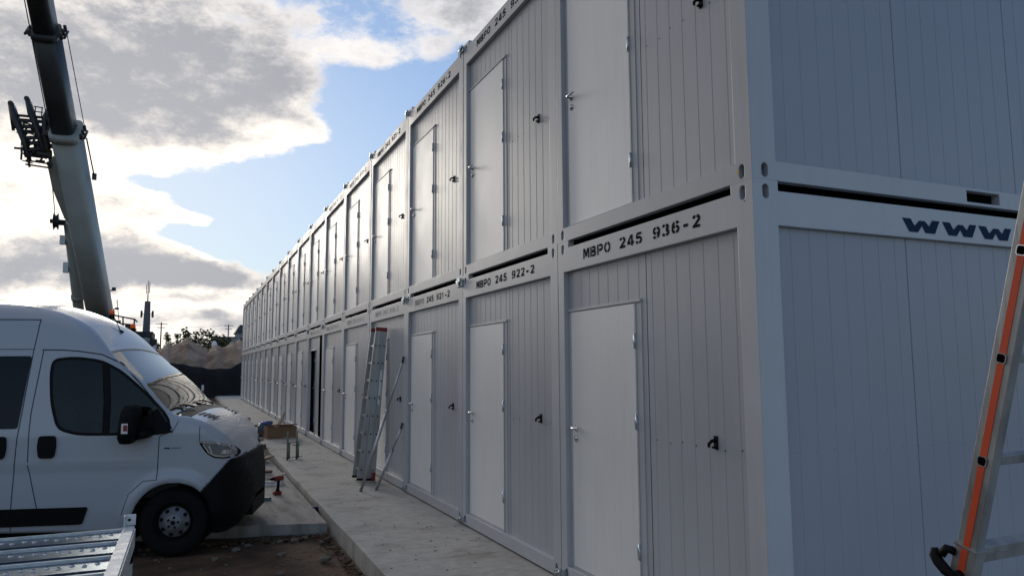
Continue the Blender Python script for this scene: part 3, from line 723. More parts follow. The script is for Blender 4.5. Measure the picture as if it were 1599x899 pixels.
for lf in (False, True):
    b = new(); patch(b, WIN, .001, lf, .05); g = obj('side_window', b, 'glass', van, recalc=True)
    b = new(); strip(b, WIN, .030, .003, lf, closed=True); strip(b, [(-.75, 2.0), (-.70, 1.62), (-.685, 1.28)], .075, .002, lf); obj('window_seal', b, 'black', g)
    b = new(); patch(b, roundpoly([(-2.75, 2.085), (-1.478, 2.085), (-1.53, 1.345), (-2.75, 1.345)], .03), .004, lf, .1); obj('side_window', b, 'dglass', van, ).__setitem__('label', 'black opaque window of the sliding door')
    # seams
    b = new()
    strip(b, [(-1.375, 2.15), (-1.39, 1.9), (-1.42, 1.5), (-1.41, .98), (-1.31, .56), (-1.25, .42)], .009, .0015, lf)
    strip(b, [(-1.45, 2.47), (-1.47, 2.16), (-1.50, 1.6), (-1.525, 1.2), (-1.545, .6), (-1.55, .32)], .009, .0015, lf)
    strip(b, [(-1.39, 2.15), (-1.2, 2.148), (-1.03, 2.135), (-.80, 2.10), (-.61, 2.01), (-.40, 1.80), (-.15, 1.51)], .012, .0015, lf)
    strip(b, [(-.15, 1.51), (-.03, 1.30), (-.16, 1.24), (-.165, .80)], .009, .0015, lf)
    strip(b, [(-4.8, 2.47), (-1.45, 2.47)], .010, .0015, lf); strip(b, [(-4.8, 2.155), (-1.47, 2.155)], .007, .0015, lf)
    strip(b, [(.24, 1.34), (.245, 1.18)], .009, .0015, lf); strip(b, [(.02, 1.40), (-.035, 1.28)], .007, .0015, lf)
    strip(b, [(-.165, .80), (-.30, .79), (-.44, .66), (-.50, .45)], .007, .0015, lf)
    obj('panel_seam', b, 'seam', van, recalc=True)
    # belt moulding, handles
    b = new(); patch(b, roundpoly([(-4.0, .55), (-.82, .545), (-.875, .37), (-4.0, .365)], .03), .002, lf, .25, thick=.014); obj('side_moulding', b, 'black', van)
    for c in (-1.235, -1.70):
        b = new(); patch(b, roundpoly([(c-.08, 1.27), (c+.08, 1.27), (c+.088, 1.15), (c+.07, 1.045), (c-.07, 1.045), (c-.088, 1.15)], .035), .002, lf, .06, thick=.022); obj('door_handle', b, 'black', van)
    # headlamp: housing, lens, chrome edge
    HL = roundpoly([(.225, 1.185), (.45, 1.165), (.60, 1.12), (.68, 1.04), (.675, .995), (.54, .985), (.42, 1.0), (.33, 1.05)], .04)
    b = new(); patch(b, HL, .003, lf, .04); hl = obj('headlight', b, 'black', van)
    b = new(); patch(b, roundpoly([(.27, 1.17), (.45, 1.15), (.585, 1.11), (.655, 1.04), (.65, 1.01), (.54, 1.0), (.43, 1.015), (.36, 1.06)], .03), .010, lf, .04, thick=.004); obj('lens', b, 'lens', hl)
    b = new(); strip(b, [(.24, 1.175), (.45, 1.157), (.59, 1.115)], .009, .016, lf); strip(b, [(.29, 1.15), (.36, 1.06), (.43, 1.025), (.54, 1.012), (.65, 1.02)], .010, .017, lf); strip(b, [(.36, 1.13), (.40, 1.05)], .012, .017, lf); patch(b, [(.50, 1.04), (.60, 1.035), (.61, 1.07), (.52, 1.085)], .018, lf, .05); obj('reflector', b, 'chrome', hl)
    # mirror on its triangle
    b = new(); patch(b, [(-.20, 1.53), (-.035, 1.285), (-.14, 1.27), (-.50, 1.27), (-.50, 1.33)], .002, lf, .06, thick=.02)
    yy = -.17 if not lf else 2.21; mp = Matrix.Translation((-.40, yy, 1.385))
    mr = obj('mirror', b, 'black', van)
    b = new(); bmesh.ops.create_icosphere(b, subdivisions=3, radius=1)
    for v in b.verts:
        x, y, z = v.co; k = (abs(x)**4 + abs(y)**4 + abs(z)**4)**-.25
        v.co = Vector((x*k*.085 + .02*(z*k), y*k*.13, z*k*.20)); v.co = mp @ v.co
    for f in b.faces: f.smooth = True
    tube(b, [(-.33, yy, 1.27), (-.28, (yy + (0 if not lf else 2.04))/2, 1.27), (-.24, 0.02 if not lf else 2.02, 1.30)], [.045, .04, .05], 10)
    obj('housing', b, 'black', mr)
    b = new(); s_ = -1 if not lf else 1
    patchy = yy + s_*.131; box(b, (-.435, min(patchy, patchy+s_*.006), 1.30), (-.375, max(patchy, patchy+s_*.006), 1.40)); obj('indicator_lens', b, 'white', mr)
    b = new(); patchy = yy + s_*.139; box(b, (-.415, min(patchy, patchy+s_*.003), 1.325), (-.378, max(patchy, patchy+s_*.003), 1.385)); obj('indicator_lamp', b, 'red', mr)
    # badge dashes
    if not lf:
        b = new()
        for a in (-.108, -.088, -.070): patch(b, [(a, 1.113), (a+.016, 1.113), (a+.018, 1.127), (a+.002, 1.127)], .003, lf, .1)
        for a in (-.040, -.020, 0., .020, .040): patch(b, [(a, 1.113), (a+.014, 1.113), (a+.016, 1.127), (a+.002, 1.127)], .003, lf, .1, mi=1)
        obj('badge', b, ['letter', 'half'], van)
# wheels
TY = new(); X = Matrix.Rotation(PI/2, 4, 'X')
lathe(TY, [(.205, -.005), (.23, .0), (.30, .008), (.335, -.012), (.352, -.05), (.353, -.17), (.33, -.215), (.25, -.225), (.2, -.2)], 56, X, cap=False)
for k in range(56):
    pass
tyre_me = mesh('tyre', TY, 'rubber')
RM = new(); lathe(RM, [(.212, -.012), (.205, -.008), (.200, -.02), (.190, -.075), (.172, -.08), (.160, -.06)], 48, X, cap=False, mi=1); lathe(RM, [(.160, -.06), (.152, -.045), (.10, -.03), (.085, .0), (.07, .008), (.0001, .010)], 48, X)
rim_me = mesh('rim', RM, ['rim', 'rubber'])
HB = new()
for k in range(8):
    a = 2*PI*k/8; c = Vector((.128*math.cos(a), 0, .128*math.sin(a)))
    lathe(HB, [(.021, .0), (.021, .006)], 14, Matrix.Translation((c.x, .039, c.z)) @ X)  # black discs painted on as the unlit holes of the rim
for k in range(5):
    a = 2*PI*k/5 + .3; c = Vector((.052*math.cos(a), 0, .052*math.sin(a)))
    lathe(HB, [(.013, .0), (.013, .026)], 6, Matrix.Translation((c.x, .006, c.z)) @ X)
lathe(HB, [(.025, 0), (.022, .016)], 16, X.copy() @ Matrix.Translation((0, 0, .002)))
hub_me = mesh('nuts_and_hole_discs', HB, 'black')
for hx in (0., -4.15):
    for lf in (False, True):
        b = new(); lathe(b, [(.05, -.24), (.05, -.05)], 12, X); w = obj('wheel', b, 'black', van); w.location = (hx, .045 if not lf else 1.995, .353); w.rotation_euler = (0, .2, PI if lf else 0)
        put(tyre_me, 'tyre', w); r_ = put(rim_me, 'rim', w); put(hub_me, 'nuts_and_hole_discs', w)
    pts = [(HUBR*1.0*math.cos(a*PI/16), HUBZ + HUBR*1.0*math.sin(a*PI/16)) for a in range(-2, 19)]
    for lf in (False, True):
        b = new(); vs = [[b.verts.new(P3(hx+p[0]*k_, y_, p[1] if k_ == 1 else p[1], lf)) for p in pts] for k_, y_ in ((1., .025), (1., .38))]
        for q in range(len(pts)-1): b.faces.new((vs[0][q], vs[0][q+1], vs[1][q+1], vs[1][q])).smooth = True
        b.faces.new(vs[1]); obj('wheel_arch_liner', b, 'rubber', van)
# underbody, cab interior
b = new(); box(b, (-4.8, .12, .22), (-.42, 1.92, .40)); box(b, (-.42, .42, .22), (.42, 1.62, .5)); box(b, (.42, .45, .26), (.52, 1.59, .5)); obj('chassis', b, 'dark', van)
b = new(); box(b, (-1.52, .12, .4), (-1.49, 1.92, 1.9)); box(b, (-1.52, .32, 1.9), (-1.49, 1.72, 2.45)); box(b, (-1.49, .10, .42), (-.45, 1.94, .55)); box(b, (-.42, .14, .6), (.0, 1.90, 1.30)); box(b, (-.34, .2, 1.30), (-.08, 1.84, 1.37)); obj('cab_interior', b, 'vanint', van)
for y in (.48, 1.5):
    b = new(); mb = Matrix.Translation((-1.12, y, .62))
    def soft(a, c, bev=.05):
        t = new(); box(t, a, c, mb); bmesh.ops.bevel(t, geom=t.edges[:], offset=bev, segments=3, affect='EDGES'); join(b, t)
    soft((-.10, -.26, .0), (.45, .26, .38)); mb = Matrix.Translation((-1.22, y, .95)) @ Matrix.Rotation(rad(-10), 4, 'Y'); soft((-.08, -.25, 0), (.08, .25, .68), .06); soft((-.05, -.14, .72), (.05, .14, .92), .04)
    obj('seat', b, 'seat', van)
b = new(); ctr = Vector((-.56, 1.5, 1.25)); ax_ = Vector((-.5, 0, .85)).normalized(); xx = Vector((0, 1, 0)); yy_ = ax_.cross(xx)
tube(b, [ctr + (xx*math.cos(2*PI*k/24)+yy_*math.sin(2*PI*k/24))*.20 for k in range(25)], .015, 8); tube(b, [ctr - xx*.19, ctr + xx*.19], .018, 6); tube(b, [ctr, ctr - ax_*.3 + Vector((.1, 0, 0))], .03, 8); obj('steering_wheel', b, 'black', van)
# wipers, cowl, bonnet vents, aerial
def top_pt(s, y, off=0.):
    rg = ring(s); 
    for (y0, z0), (y1, z1) in zip(rg[N1:], rg[N1+1:]):
        if y0 <= y <= y1: return Vector((s, y, z0 + (z1-z0)*(y-y0)/max(1e-6, y1-y0) + off))
    return Vector((s, y, rg[-1][1] + off))
b = new(); 
cow = [(y_, s_) for y_ in (.10, .3, .55, .8, 1.02, 1.24, 1.5, 1.74, 1.94) for s_ in (-.03, .13)]
prev = None
for y_ in (.10, .2, .35, .55, .8, 1.02, 1.24, 1.5, 1.74, 1.94):
    ym = y_ if y_ <= 1.02 else 2.04-y_
    a_ = top_pt(-.03, ym, .006); c_ = top_pt(.125, ym, .004); a_.y = c_.y = y_
    cc = (b.verts.new(a_), b.verts.new(c_))
    if prev: b.faces.new((prev[0], prev[1], cc[1], cc[0]))
    prev = cc
obj('cowl', b, 'black', van)
for y0, y1 in ((.62, .14), (1.50, .98)):
    b = new(); Q = []
    def tp(s_, y_, o_): 
        p = top_pt(s_, y_ if y_ <= 1.02 else 2.04-y_, o_); p.y = y_; return p
    tube(b, [tp(.02, y0, .03), tp(-.06, y0-.12, .035), tp(-.075, y1+.22, .03)], [.012, .009, .006], 6)
    tube(b, [tp(-.05, y0-.02, .012), tp(-.075, (y0+y1)/2, .014), tp(-.085, y1, .012)], .006, 6); obj('wiper', b, 'black', van)
for side_ in (0, 1):
    b = new()
    for q in range(4):
        prev = None
        for k in range(7):
            y_ = .30 + .04*k + q*.02; s_ = .16 + q*.045 - .02*math.cos(k/6*PI/2)
            p1 = top_pt(s_, y_, .004); p2 = top_pt(s_ + .026, y_ + .012, .004)
            if side_: p1.y = 2.04-p1.y; p2.y = 2.04-p2.y
            cc = (b.verts.new(p1), b.verts.new(p2))
            if prev: b.faces.new((prev[0], prev[1], cc[1], cc[0]))
            prev = cc
    obj('bonnet_vent', b, 'black', van)
b = new(); a_ = top_pt(-.90, .95, 0); tube(b, [a_, a_+Vector((-.02, 0, .03))], [.03, .012], 8); tube(b, [a_+Vector((-.02, 0, .03)), a_+Vector((-.10, 0, .20))], [.007, .004], 6); obj('aerial', b, 'black', van)
# grille and lower air intake on the nose
b = new(); box(b, (.60, .62, .30), (.69, 1.42, .46)); box(b, (.50, .45, .80), (.58, 1.59, .93)); obj('grille', b, 'black', van)

# ============================================================ MOBILE CRANE
crane = empty('mobile_crane', (-5.4, 22.0, G), label='mobile crane with a raised grey telescopic boom standing behind the white van', cat='crane')
cr = lambda p: Vector(p) - Vector((-5.4, 22.0, G))
A0 = Vector((-5.384, 21.794, 3.411)); B0 = Vector((-6.145, 14.791, 9.736)); D0 = (B0-A0)
def bp_(t): return cr(A0 + D0*t)
bx, by, bz = frame_of(A0, B0, Vector((1, 0, 0)))   # bx ~ horizontal-ish normal
def oval(bm, t0, t1, w, h, mi=0, shift=0.):
    prof = []
    n = 24
    for k in range(n):
        a = 2*PI*k/n; c, s_ = math.cos(a), math.sin(a); e = .45
        prof.append((math.copysign(abs(c)**e, c)*w/2, math.copysign(abs(s_)**e, s_)*h/2))
    wx = Vector((0.99, -.08, -.02)); wx = (wx - bz*wx.dot(bz)).normalized(); wy = bz.cross(wx)
    r = []
    for t in (t0, t1):
        c = bp_(t); r.append([bm.verts.new(c + wx*(p[0]+shift) + wy*p[1]) for p in prof])
    for k in range(n): f = bm.faces.new((r[0][k], r[0][(k+1) % n], r[1][(k+1) % n], r[1][k])); f.material_index = mi; f.smooth = True
    bm.faces.new(r[0][::-1]).material_index = mi; bm.faces.new(r[1]).material_index = mi
    return wx, wy
b = new(); wx, wy = oval(b, -.26, .655, .61, .80); oval(b, .645, .665, .67, .88)
boom = obj('boom', b, 'crane', crane)
b = new(); oval(b, .63, .925, .50, .66, shift=-.03); oval(b, .915, .93, .55, .72, shift=-.03); obj('boom_section', b, 'crane_d', crane)
b = new(); oval(b, .90, 1.30, .44, .58, shift=-.03); oval(b, 1.29, 1.30, .56, .7, shift=-.03); obj('boom_section', b, 'crane_d', crane)
b = new(); oval(b, 1.28, 1.62, .42, .52, shift=-.03); obj('boom_section', b, 'crane_d', crane)
# collars with lugs
for t, w_ in ((.655, .335), (.925, .28)):
    b = new(); c = bp_(t)
    for sg in (-1, 1):
        for q in range(3):
            p = c + wx*sg*(w_ + .03) + wy*(-.2+.2*q); tube(b, [p - bz*.06, p + bz*.09], .035, 8)
        tube(b, [c + wx*sg*(w_+.1) + wy*.1, c + wx*sg*(w_+.1) - wy*.25], .03, 8)
    bar(b, c - wx*(w_+.1) - wy*.2, c + wx*(w_+.02) - wy*.2, .05)
    obj('boom_collar', b, 'crane_d', crane)
# luffing cylinder, its bracket
b = new(); ct = cr((-6.07, 19.9, 5.75)); cbm = cr((-5.94, 21.95, 3.3)); dd = (cbm-ct)
tube(b, [ct - dd*.02, ct + dd*1.9], .14, 16); tube(b, [ct + dd*.75, ct + dd*.79], .165, 16); obj('luffing_cylinder', b, 'crane', crane)
b = new(); c0 = bp_(.52)
for sg in (-.30, .30):
    P = [bp_(.60) - wx*.30 + wy*sg, bp_(.575) - wx*.46 + wy*sg, bp_(.50) - wx*.46 + wy*sg, bp_(.40) - wx*.33 + wy*sg, bp_(.36) - wx*.05 + wy*sg, bp_(.55) + wx*.05 + wy*sg]
    P2 = [p + wy*(.05 if sg > 0 else -.05) for p in P]
    v1 = [b.verts.new(p) for p in P]; v2 = [b.verts.new(p) for p in P2]; b.faces.new(v1); b.faces.new(v2[::-1])
    for i in range(6): b.faces.new((v1[i], v1[(i+1) % 6], v2[(i+1) % 6], v2[i]))
tube(b, [ct - Vector((.28, 0, 0)), ct + Vector((.35, 0, 0))], .07, 10)
obj('cylinder_bracket', b, 'crane', crane)
b = new()   # rope sheave on the left
Xs = Matrix.Translation(ct + Vector((-.30, -.1, .02))) @ Matrix.Rotation(PI/2, 4, 'Y'); lathe(b, [(.06, -.14), (.06, -.06), (.24, -.05), (.17, -.02), (.17, .02), (.24, .05), (.06, .06), (.05, .22)], 24, Xs); obj('rope_sheave', b, 'crane_d', crane)
b = new()
for q, (t, sz) in enumerate(((.33, .15), (.22, .18))):
    p = ct + dd*(.16 + .28*q) + Vector((-.20, -.02, 0)); box(b, p - Vector((.06, .08, sz)), p + Vector((.07, .08, sz*.6)))
obj('work_lamp', b, 'galvb', crane)
b = new()
for t, sz in ((.10, .1), (.02, .06)):
    p = bp_(t) + wx*.36; bar(b, p, p + wx*.12 + Vector((0, 0, .05)), .03); box(b, p + wx*.1 - Vector((.05, .05, .0)), p + wx*.1 + Vector((.05, .05, sz)))
p = bp_(.64) + wx*.42; tube(b, [p, bp_(.52) + wx*.45], .018, 6); box(b, bp_(.52)+wx*.45 - Vector((.05, .05, .08)), bp_(.52)+wx*.45 + Vector((.05, .05, .08)))
obj('boom_fitting', b, 'crane_d', crane)
# folded jib head: ladder-like lattice frame hung on the left of the boom
b = new(); o0 = cr((-6.78, 17.45, 7.13))
J = lambda u, v, w=0.: o0 + Vector((u, w, v))
rails = [((-.30, 1.0), (-.22, .72), (.02, .10), (.10, -.28)), ((.02, 1.16), (.12, .82), (.30, .35), (.42, -.10)), ((.50, 1.02), (.42, .72), (.44, .3), (.50, -.1))]
for w in (-.16, .16):
    for r_ in rails:
        tube(b, [J(*p, w) for p in r_], [.05, .075, .06, .05], 8)
for r_ in rails: tube(b, [J(*r_[0], -.2), J(*r_[0], .2)], .06, 8)
tube(b, [J(-.30, 1.0), J(-.20, .45)], .05, 8); tube(b, [J(-.34, 1.02, -.1), J(-.22, .36, -.1)], .035, 8)
for k in range(7):
    t = k/6; u0, v0 = -.22 + .3*t, .72 - .85*t; u1, v1 = .44 + .04*t, .74 - .75*t
    for w in (-.16, .16): tube(b, [J(u0, v0, w), J(u1, v1, w)], .022 if k % 2 else .032, 6)
for k in range(4):
    t = k/3; tube(b, [J(-.15+.25*t, .62-.7*t, -.16), J(.45, .62-.7*t-.12, .16)], .018, 6)
lathe(b, [(.11, -.2), (.12, 0), (.11, .22)], 12, Matrix.Translation(J(.36, -.12)) @ Matrix.Rotation(PI/2, 4, 'Y'))
for v in (-.36, -.46): tube(b, [J(.05, v+.04), J(.58, v)], .022, 6)
tube(b, [J(.10, -.28), J(.14, -.48)], .03, 6); tube(b, [J(.52, -.1), J(.58, -.46)], .03, 6); tube(b, [J(-.02, -.33), J(.2, -.38)], .015, 6)
for u in (.18, .32): tube(b, [J(u, .82), J(u, 1.04)], .014, 6)
for v in (.92, 1.04): tube(b, [J(.14, v), J(.34, v-.01)], .014, 6)
rj = random.Random(4)
for k in range(26):
    u = rj.uniform(-.1, .42); v = rj.uniform(-.3, .62) - .35*max(0, -u); a = rj.choice((0, 90, 60, -50)); l = rj.uniform(.05, .16); w = rj.uniform(-.18, .18)
    tube(b, [J(u - l*math.cos(rad(a)), v - l*math.sin(rad(a)), w), J(u + l*math.cos(rad(a)), v + l*math.sin(rad(a)), w)], rj.uniform(.012, .034), 6)
for u, v in ((.05, .2), (.2, .45), (.3, .05), (.12, -.15), (.40, .5)): box(b, J(u-.06, v-.05, -.1), J(u+.06, v+.05, .1))
tube(b, [J(.50, .1), bp_(.60)], .06, 8); tube(b, [J(.52, -.35), bp_(.55) - wx*.3], .05, 8)
obj('folding_jib', b, 'crane_d', crane)
b = new(); tube(b, [cr((-6.43, 13.2, 10.9)), cr((-6.378, 14.374, 9.488)), cr((-6.30, 16.9, 7.95)), cr((-6.36, 18.4, 6.95)), ct + Vector((-.34, -.1, .25))], .012, 5)
p = bp_(.93) + wx*.38; tube(b, [p, bp_(.66) + wx*.42], .010, 5); obj('hoist_rope', b, 'crane_d', crane)
# superstructure and carrier
b = new(); box(b, cr((-6.9, 21.4, 1.35)), cr((-4.55, 24.0, 2.75))); box(b, cr((-5.9, 21.2, 2.75)), cr((-5.1, 23.2, 3.2))); obj('superstructure', b, 'crane_g', crane)
b = new(); box(b, cr((-4.86, 20.9, 1.5)), cr((-4.42, 22.2, 2.95))); cab = obj('cab', b, 'crane_g', crane)
b = new(); box(b, cr((-4.80, 20.885, 2.1)), cr((-4.48, 20.9, 2.85))); obj('window', b, 'dglass', cab)
b = new()
for a, c in (((-5.0, 20.9, 3.33), (-4.42, 20.9, 3.22)), ((-5.0, 20.9, 2.7), (-5.0, 20.9, 3.33)), ((-4.42, 20.9, 2.9), (-4.42, 20.9, 3.22)), ((-4.95, 20.9, 3.1), (-4.45, 20.9, 3.05)), ((-4.7, 20.9, 2.9), (-4.72, 20.9, 3.28)), ((-4.42, 20.9, 3.22), (-4.42, 22.2, 3.22)), ((-5.0, 20.9, 3.33), (-5.5, 21.2, 3.33))): tube(b, [cr(a), cr(c)], .022, 6)
box(b, cr((-4.95, 20.95, 2.9)), cr((-4.78, 21.1, 3.18))); box(b, cr((-4.66, 20.95, 2.9)), cr((-4.5, 21.1, 3.05))); tube(b, [cr((-4.83, 20.97, 3.2)), cr((-4.90, 20.95, 3.78))], .012, 5)
obj('handrail', b, 'crane_d', crane)
for p in ((-5.02, 21.09, 3.34), (-4.45, 20.9, 2.93)):
    b = new(); lathe(b, [(.07, .02), (.07, .11), (.05, .15), (.01, .16)], 16, Matrix.Translation(cr(p))); lb = obj('beacon', b, 'orange', crane)
    b = new(); lathe(b, [(.07, -.12), (.07, -.02), (.10, 0.), (.10, .02)], 16, Matrix.Translation(cr(p))); obj('base', b, 'black', lb)
b = new(); box(b, cr((-4.50, 22.3, .55)), cr((-3.98, 24.2, 2.93))); box(b, cr((-4.0, 22.25, .55)), cr((-3.86, 22.9, 2.7))); obj('counterweight', b, 'crane_d', crane)
b = new(); tube(b, [cr((-4.42, 20.8, 2.60)), cr((-4.0, 20.8, 2.58))], .09, 12); tube(b, [cr((-4.5, 20.8, 2.45)), cr((-4.1, 20.8, 2.44))], .05, 10)
P = [(-4.15, 20.7, 2.28), (-3.82, 20.7, 2.47), (-3.80, 20.7, 2.44), (-3.84, 20.7, 2.12), (-4.1, 20.7, 2.12)]
obj('outrigger', b, 'crane', crane)
b = new(); prism(b, [(p[0], p[2]) for p in P], lambda a, c: cr((a, 20.7, c)), lambda a, c: cr((a, 20.76, c))); obj('outrigger_plate', b, 'galvb', crane)
b = new(); box(b, cr((-12.5, 21.6, .55)), cr((-3.9, 24.1, 1.32))); obj('carrier', b, 'crane_g', crane)
tyre_c = new(); lathe(tyre_c, [(.3, 0), (.56, .02), (.62, -.06), (.62, -.3), (.5, -.36), (.3, -.34)], 32, Matrix.Rotation(PI/2, 4, 'X')); tm = mesh('wheel', tyre_c, 'rubber')
for x in (-11.6, -10.0, -7.6, -6.0, -4.7):
    for y in (21.75, 24.1): put(tm, 'wheel', crane, cr((x, y, G + .62)))

# ============================================================ FAR BACKGROUND
# black ground fabric fence with a wavy top
b = new(); prev = None
def ftop(x): return itp(x, [(-14, 2.3), (-6, 2.25), (-4.5, 2.35), (-3.6, 2.2), (-2.4, 2.0), (-1.6, 1.86), (-.9, 1.84), (-.2, 1.9), (.3, 2.15), (.8, 2.4), (2, 2.6), (9, 2.6)]) + .03*math.sin(x*5.3)
n = 120
for i in range(n+1):
    x = -14 + 23*i/n; y = 52.5 + .06*x + .12*math.sin(x*2.9) + .05*math.sin(x*9)
    c = [b.verts.new((x, y + (.10*math.sin(x*4+zq*3) if 0 < zq < 1 else 0), G - .05 + (ftop(x) - G)*zq)) for zq in (0, .25, .5, .75, 1.)] + [b.verts.new((x, y + .08, G - .05 + (ftop(x)-G)))] + [b.verts.new((x, y+.4, G))]
    if prev:
        for a_, b_, c_, d_ in zip(prev, prev[1:], c[1:], c): b.faces.new((a_, b_, c_, d_)).smooth = True
    prev = c
tag(obj('fabric_fence', b, 'net'), 'black ground fabric fence with a sagging top edge in front of the sand heaps', 'fence')
# dark earth bank to the left of the heap (behind the crane)
def heap(name, cx, cy, rx, ry, h, m, label, cat, seed, peaks, grp=None):
    b = new(); rn = random.Random(seed); nx, ny = 70, 34; g = {}
    ph = [rn.uniform(0, 6) for _ in range(8)]
    for i in range(nx+1):
        for j in range(ny+1):
            u = -1 + 2*i/nx; v = -1 + 2*j/ny; x = cx + u*rx; y = cy + v*ry
            base = max(0, 1-u**8)*max(0, 1-v*v)**.6
            z = 0
            for (px, pw, ph_) in peaks: z = max(z, ph_*max(0, 1-abs((x-px)/pw)**1.35))
            z = z*base**.7
            z += base*(.16*abs(math.sin(x*1.9+y*.7+ph[5])) + .10*math.sin(x*2.1+ph[0])*math.cos(y*1.1+ph[1]) + .08*math.sin(x*4.7+y*2+ph[2]) + .05*math.sin(x*9.1+ph[3]+y*6) + .04*rn.random())
            g[i, j] = b.verts.new((x - cx, y - cy, max(0, z)))
    for i in range(nx):
        for j in range(ny): b.faces.new((g[i, j], g[i+1, j], g[i+1, j+1], g[i, j+1])).smooth = True
    o = obj(name, b, m); o.location = (cx, cy, G); return tag(o, label, cat, grp)
heap('sand_heap', -3.6, 64, 4.2, 7, 4, 'sand', 'pale brown sand heap with a peaked top, left of the pair behind the black fabric', 'sand heap', 3, [(-5.4, 2.8, 3.5), (-4.5, 3.0, 3.8), (-3.6, 3.2, 4.0), (-3.0, 3.0, 4.35), (-2.3, 2.4, 4.0), (-1.7, 2.4, 3.5)], 'sand heaps')
heap('sand_heap', 1.4, 63, 4.4, 6.5, 4, 'sand', 'lower sand heap behind the black fabric, reaching the cabin row', 'sand heap', 9, [(-1.4, 2.4, 3.4), (-.9, 3.2, 3.75), (-.2, 3.0, 3.6), (.4, 3.0, 4.05), (1.0, 3, 4.2), (2.6, 3.5, 4.2)], 'sand heaps')
heap('earth_bank', -7.6, 60, 3.4, 6, 4, 'net', 'dark earth bank beside the sand heaps', 'earth bank', 4, [(-8.5, 4.5, 4.3), (-6.6, 2.2, 3.6)])
def tree(x, y, h, r, lab, seed, m='leaf', dens=520, cw=1.):
    rn = random.Random(seed); root = empty('tree', (x, y, G), label=lab, cat='tree', group='trees beyond the sand heaps')
    b = new(); tube(b, [(0, 0, 0), (.1, 0, h*.35), (-.05, .1, h*.62)], [.22, .16, .09], 8)
    tips = []
    for k in range(9):
        a = rn.uniform(0, 2*PI); l = rn.uniform(.5, 1)*r; z0 = h*rn.uniform(.25, .5); tip = Vector((math.cos(a)*l*cw, math.sin(a)*l, h*rn.uniform(.55, .97))); tips.append(tip)
        tube(b, [(0, 0, z0), tip*.5 + Vector((0, 0, z0*.5)), tip], [.08, .05, .02], 5)
    obj('trunk', b, 'bark', root)
    b = new()
    for k in range(dens):
        t = rn.choice(tips); f = rn.uniform(.1, 1.08); c = Vector((t.x*f, t.y*f, h*.3 + (t.z-h*.3)*f)) + Vector((rn.gauss(0, .28*r*.5), rn.gauss(0, .28*r*.5), rn.gauss(0, .22*r*.5)))
        q = Matrix.Rotation(rn.uniform(0, 6.3), 3, 'Z') @ Matrix.Rotation(rn.uniform(0, 6.3), 3, 'X'); s_ = rn.uniform(.10, .26)
        b.faces.new([b.verts.new(c + q @ Vector(p)) for p in ((-s_, 0, 0), (0, -s_*.6, s_*.15), (s_, 0, 0), (0, s_*.6, -s_*.1))])
    obj('crown', b, m, root, recalc=False)
tree(-4.4, 104, 7.2, 1.7, 'spiky dark shrubby tree above the peak of the left sand heap', 1, dens=3000)
tree(-2.4, 108, 7.4, 1.8, 'upright dark tree in the middle of the row over the sand heaps', 5, dens=3400)
tree(-.4, 104, 6.7, 2.2, 'rounded olive tree over the dip between the sand heaps', 12, 'leaf2', 4200)
tree(1.2, 107, 7.0, 2.6, 'broad bushy dark tree on the right of the row', 2, 'leaf', 5200)
tree(3.3, 108, 5.7, 1.8, 'low olive bush beside the plastered house', 8, 'leaf2', 2600)
tree(-6.4, 97, 5.6, 1.3, 'small dark tree beside the left utility pole', 6, dens=2200)
# telecom mast
mr = empty('telecom_mast', (-11.0, 163.5, G), label='dark tapering telecom mast with antennas left of the trees', cat='mast')
b = new(); tube(b, [(0, 0, 0), (0, 0, 9), (0, 0, 15.8)], [.95, .72, .55], 12); obj('shaft', b, 'mast', mr)
b = new(); tube(b, [(0, 0, 15.8), (0, 0, 19.2)], [.12, .07], 6)
for dx, z0, z1 in ((-.3, 17.4, 19.3), (.25, 17.6, 19.6), (.0, 18.3, 20.0)): tube(b, [(dx, 0, z0), (dx, 0, z1)], .07, 6)
tube(b, [(-.3, 0, 17.6), (.3, 0, 17.6)], .04, 5); obj('antenna', b, 'mast', mr)
b = new()
for sg in (-1, 1):
    tube(b, [(0, 0, 13.2), (sg*1.05, 0, 13.2)], .06, 5); box(b, (sg*1.05-.17, -.15, 12.5), (sg*1.05+.17, .15, 13.9)); tube(b, [(sg*.85, 0, 12.6), (sg*.85, 0, 13.8)], .06, 5)
obj('antenna_panel', b, 'mast', mr)
for x, y, h, lab in ((-7.2, 129.5, 9.6, 'thin utility pole with cross arms left of the trees'), (3.8, 146.5, 10.4, 'thin utility pole standing above the plastered house')):
    u = empty('utility_pole', (x, y, G), label=lab, cat='utility pole', group='utility poles on the horizon')
    b = new(); tube(b, [(0, 0, 0), (0, 0, h)], [.14, .09], 8); obj('pole', b, 'bark', u)
    b = new(); [tube(b, [(-.8+.2*q, 0, h-.25-.6*q), (.9-.3*q, 0, h-.25-.6*q)], .05, 5) for q in (0, 1)]; obj('cross_arm', b, 'bark', u)
b = new()
for dz in (0, .55):
    tube(b, [Vector((-40, 132, 9.4+dz*.4)).lerp(Vector((-7.2, 129.5, 8.7+dz)), t/8) - Vector((0, 0, 1.2*math.sin(PI*t/8))) for t in range(9)], .018, 4); tube(b, [Vector((-7.2, 129.5, 8.7+dz)).lerp(Vector((3.8, 146.5, 9.6+dz)), t/8) - Vector((0, 0, .5*math.sin(PI*t/8))) for t in range(9)], .018, 4)
tag(obj('overhead_wire', b, 'bark'), 'thin overhead wires strung between the utility poles on the horizon', 'wire')
hs = empty('house', (3.9, 124, G), label='grey plastered house with a dark roof at the far end of the cabins', cat='house')
b = new(); box(b, (-3.2, 0, 0), (.2, 6, 7.0)); box(b, (.2, .0, 0), (5, 6, 7.8)); obj('wall', b, 'wall', hs)
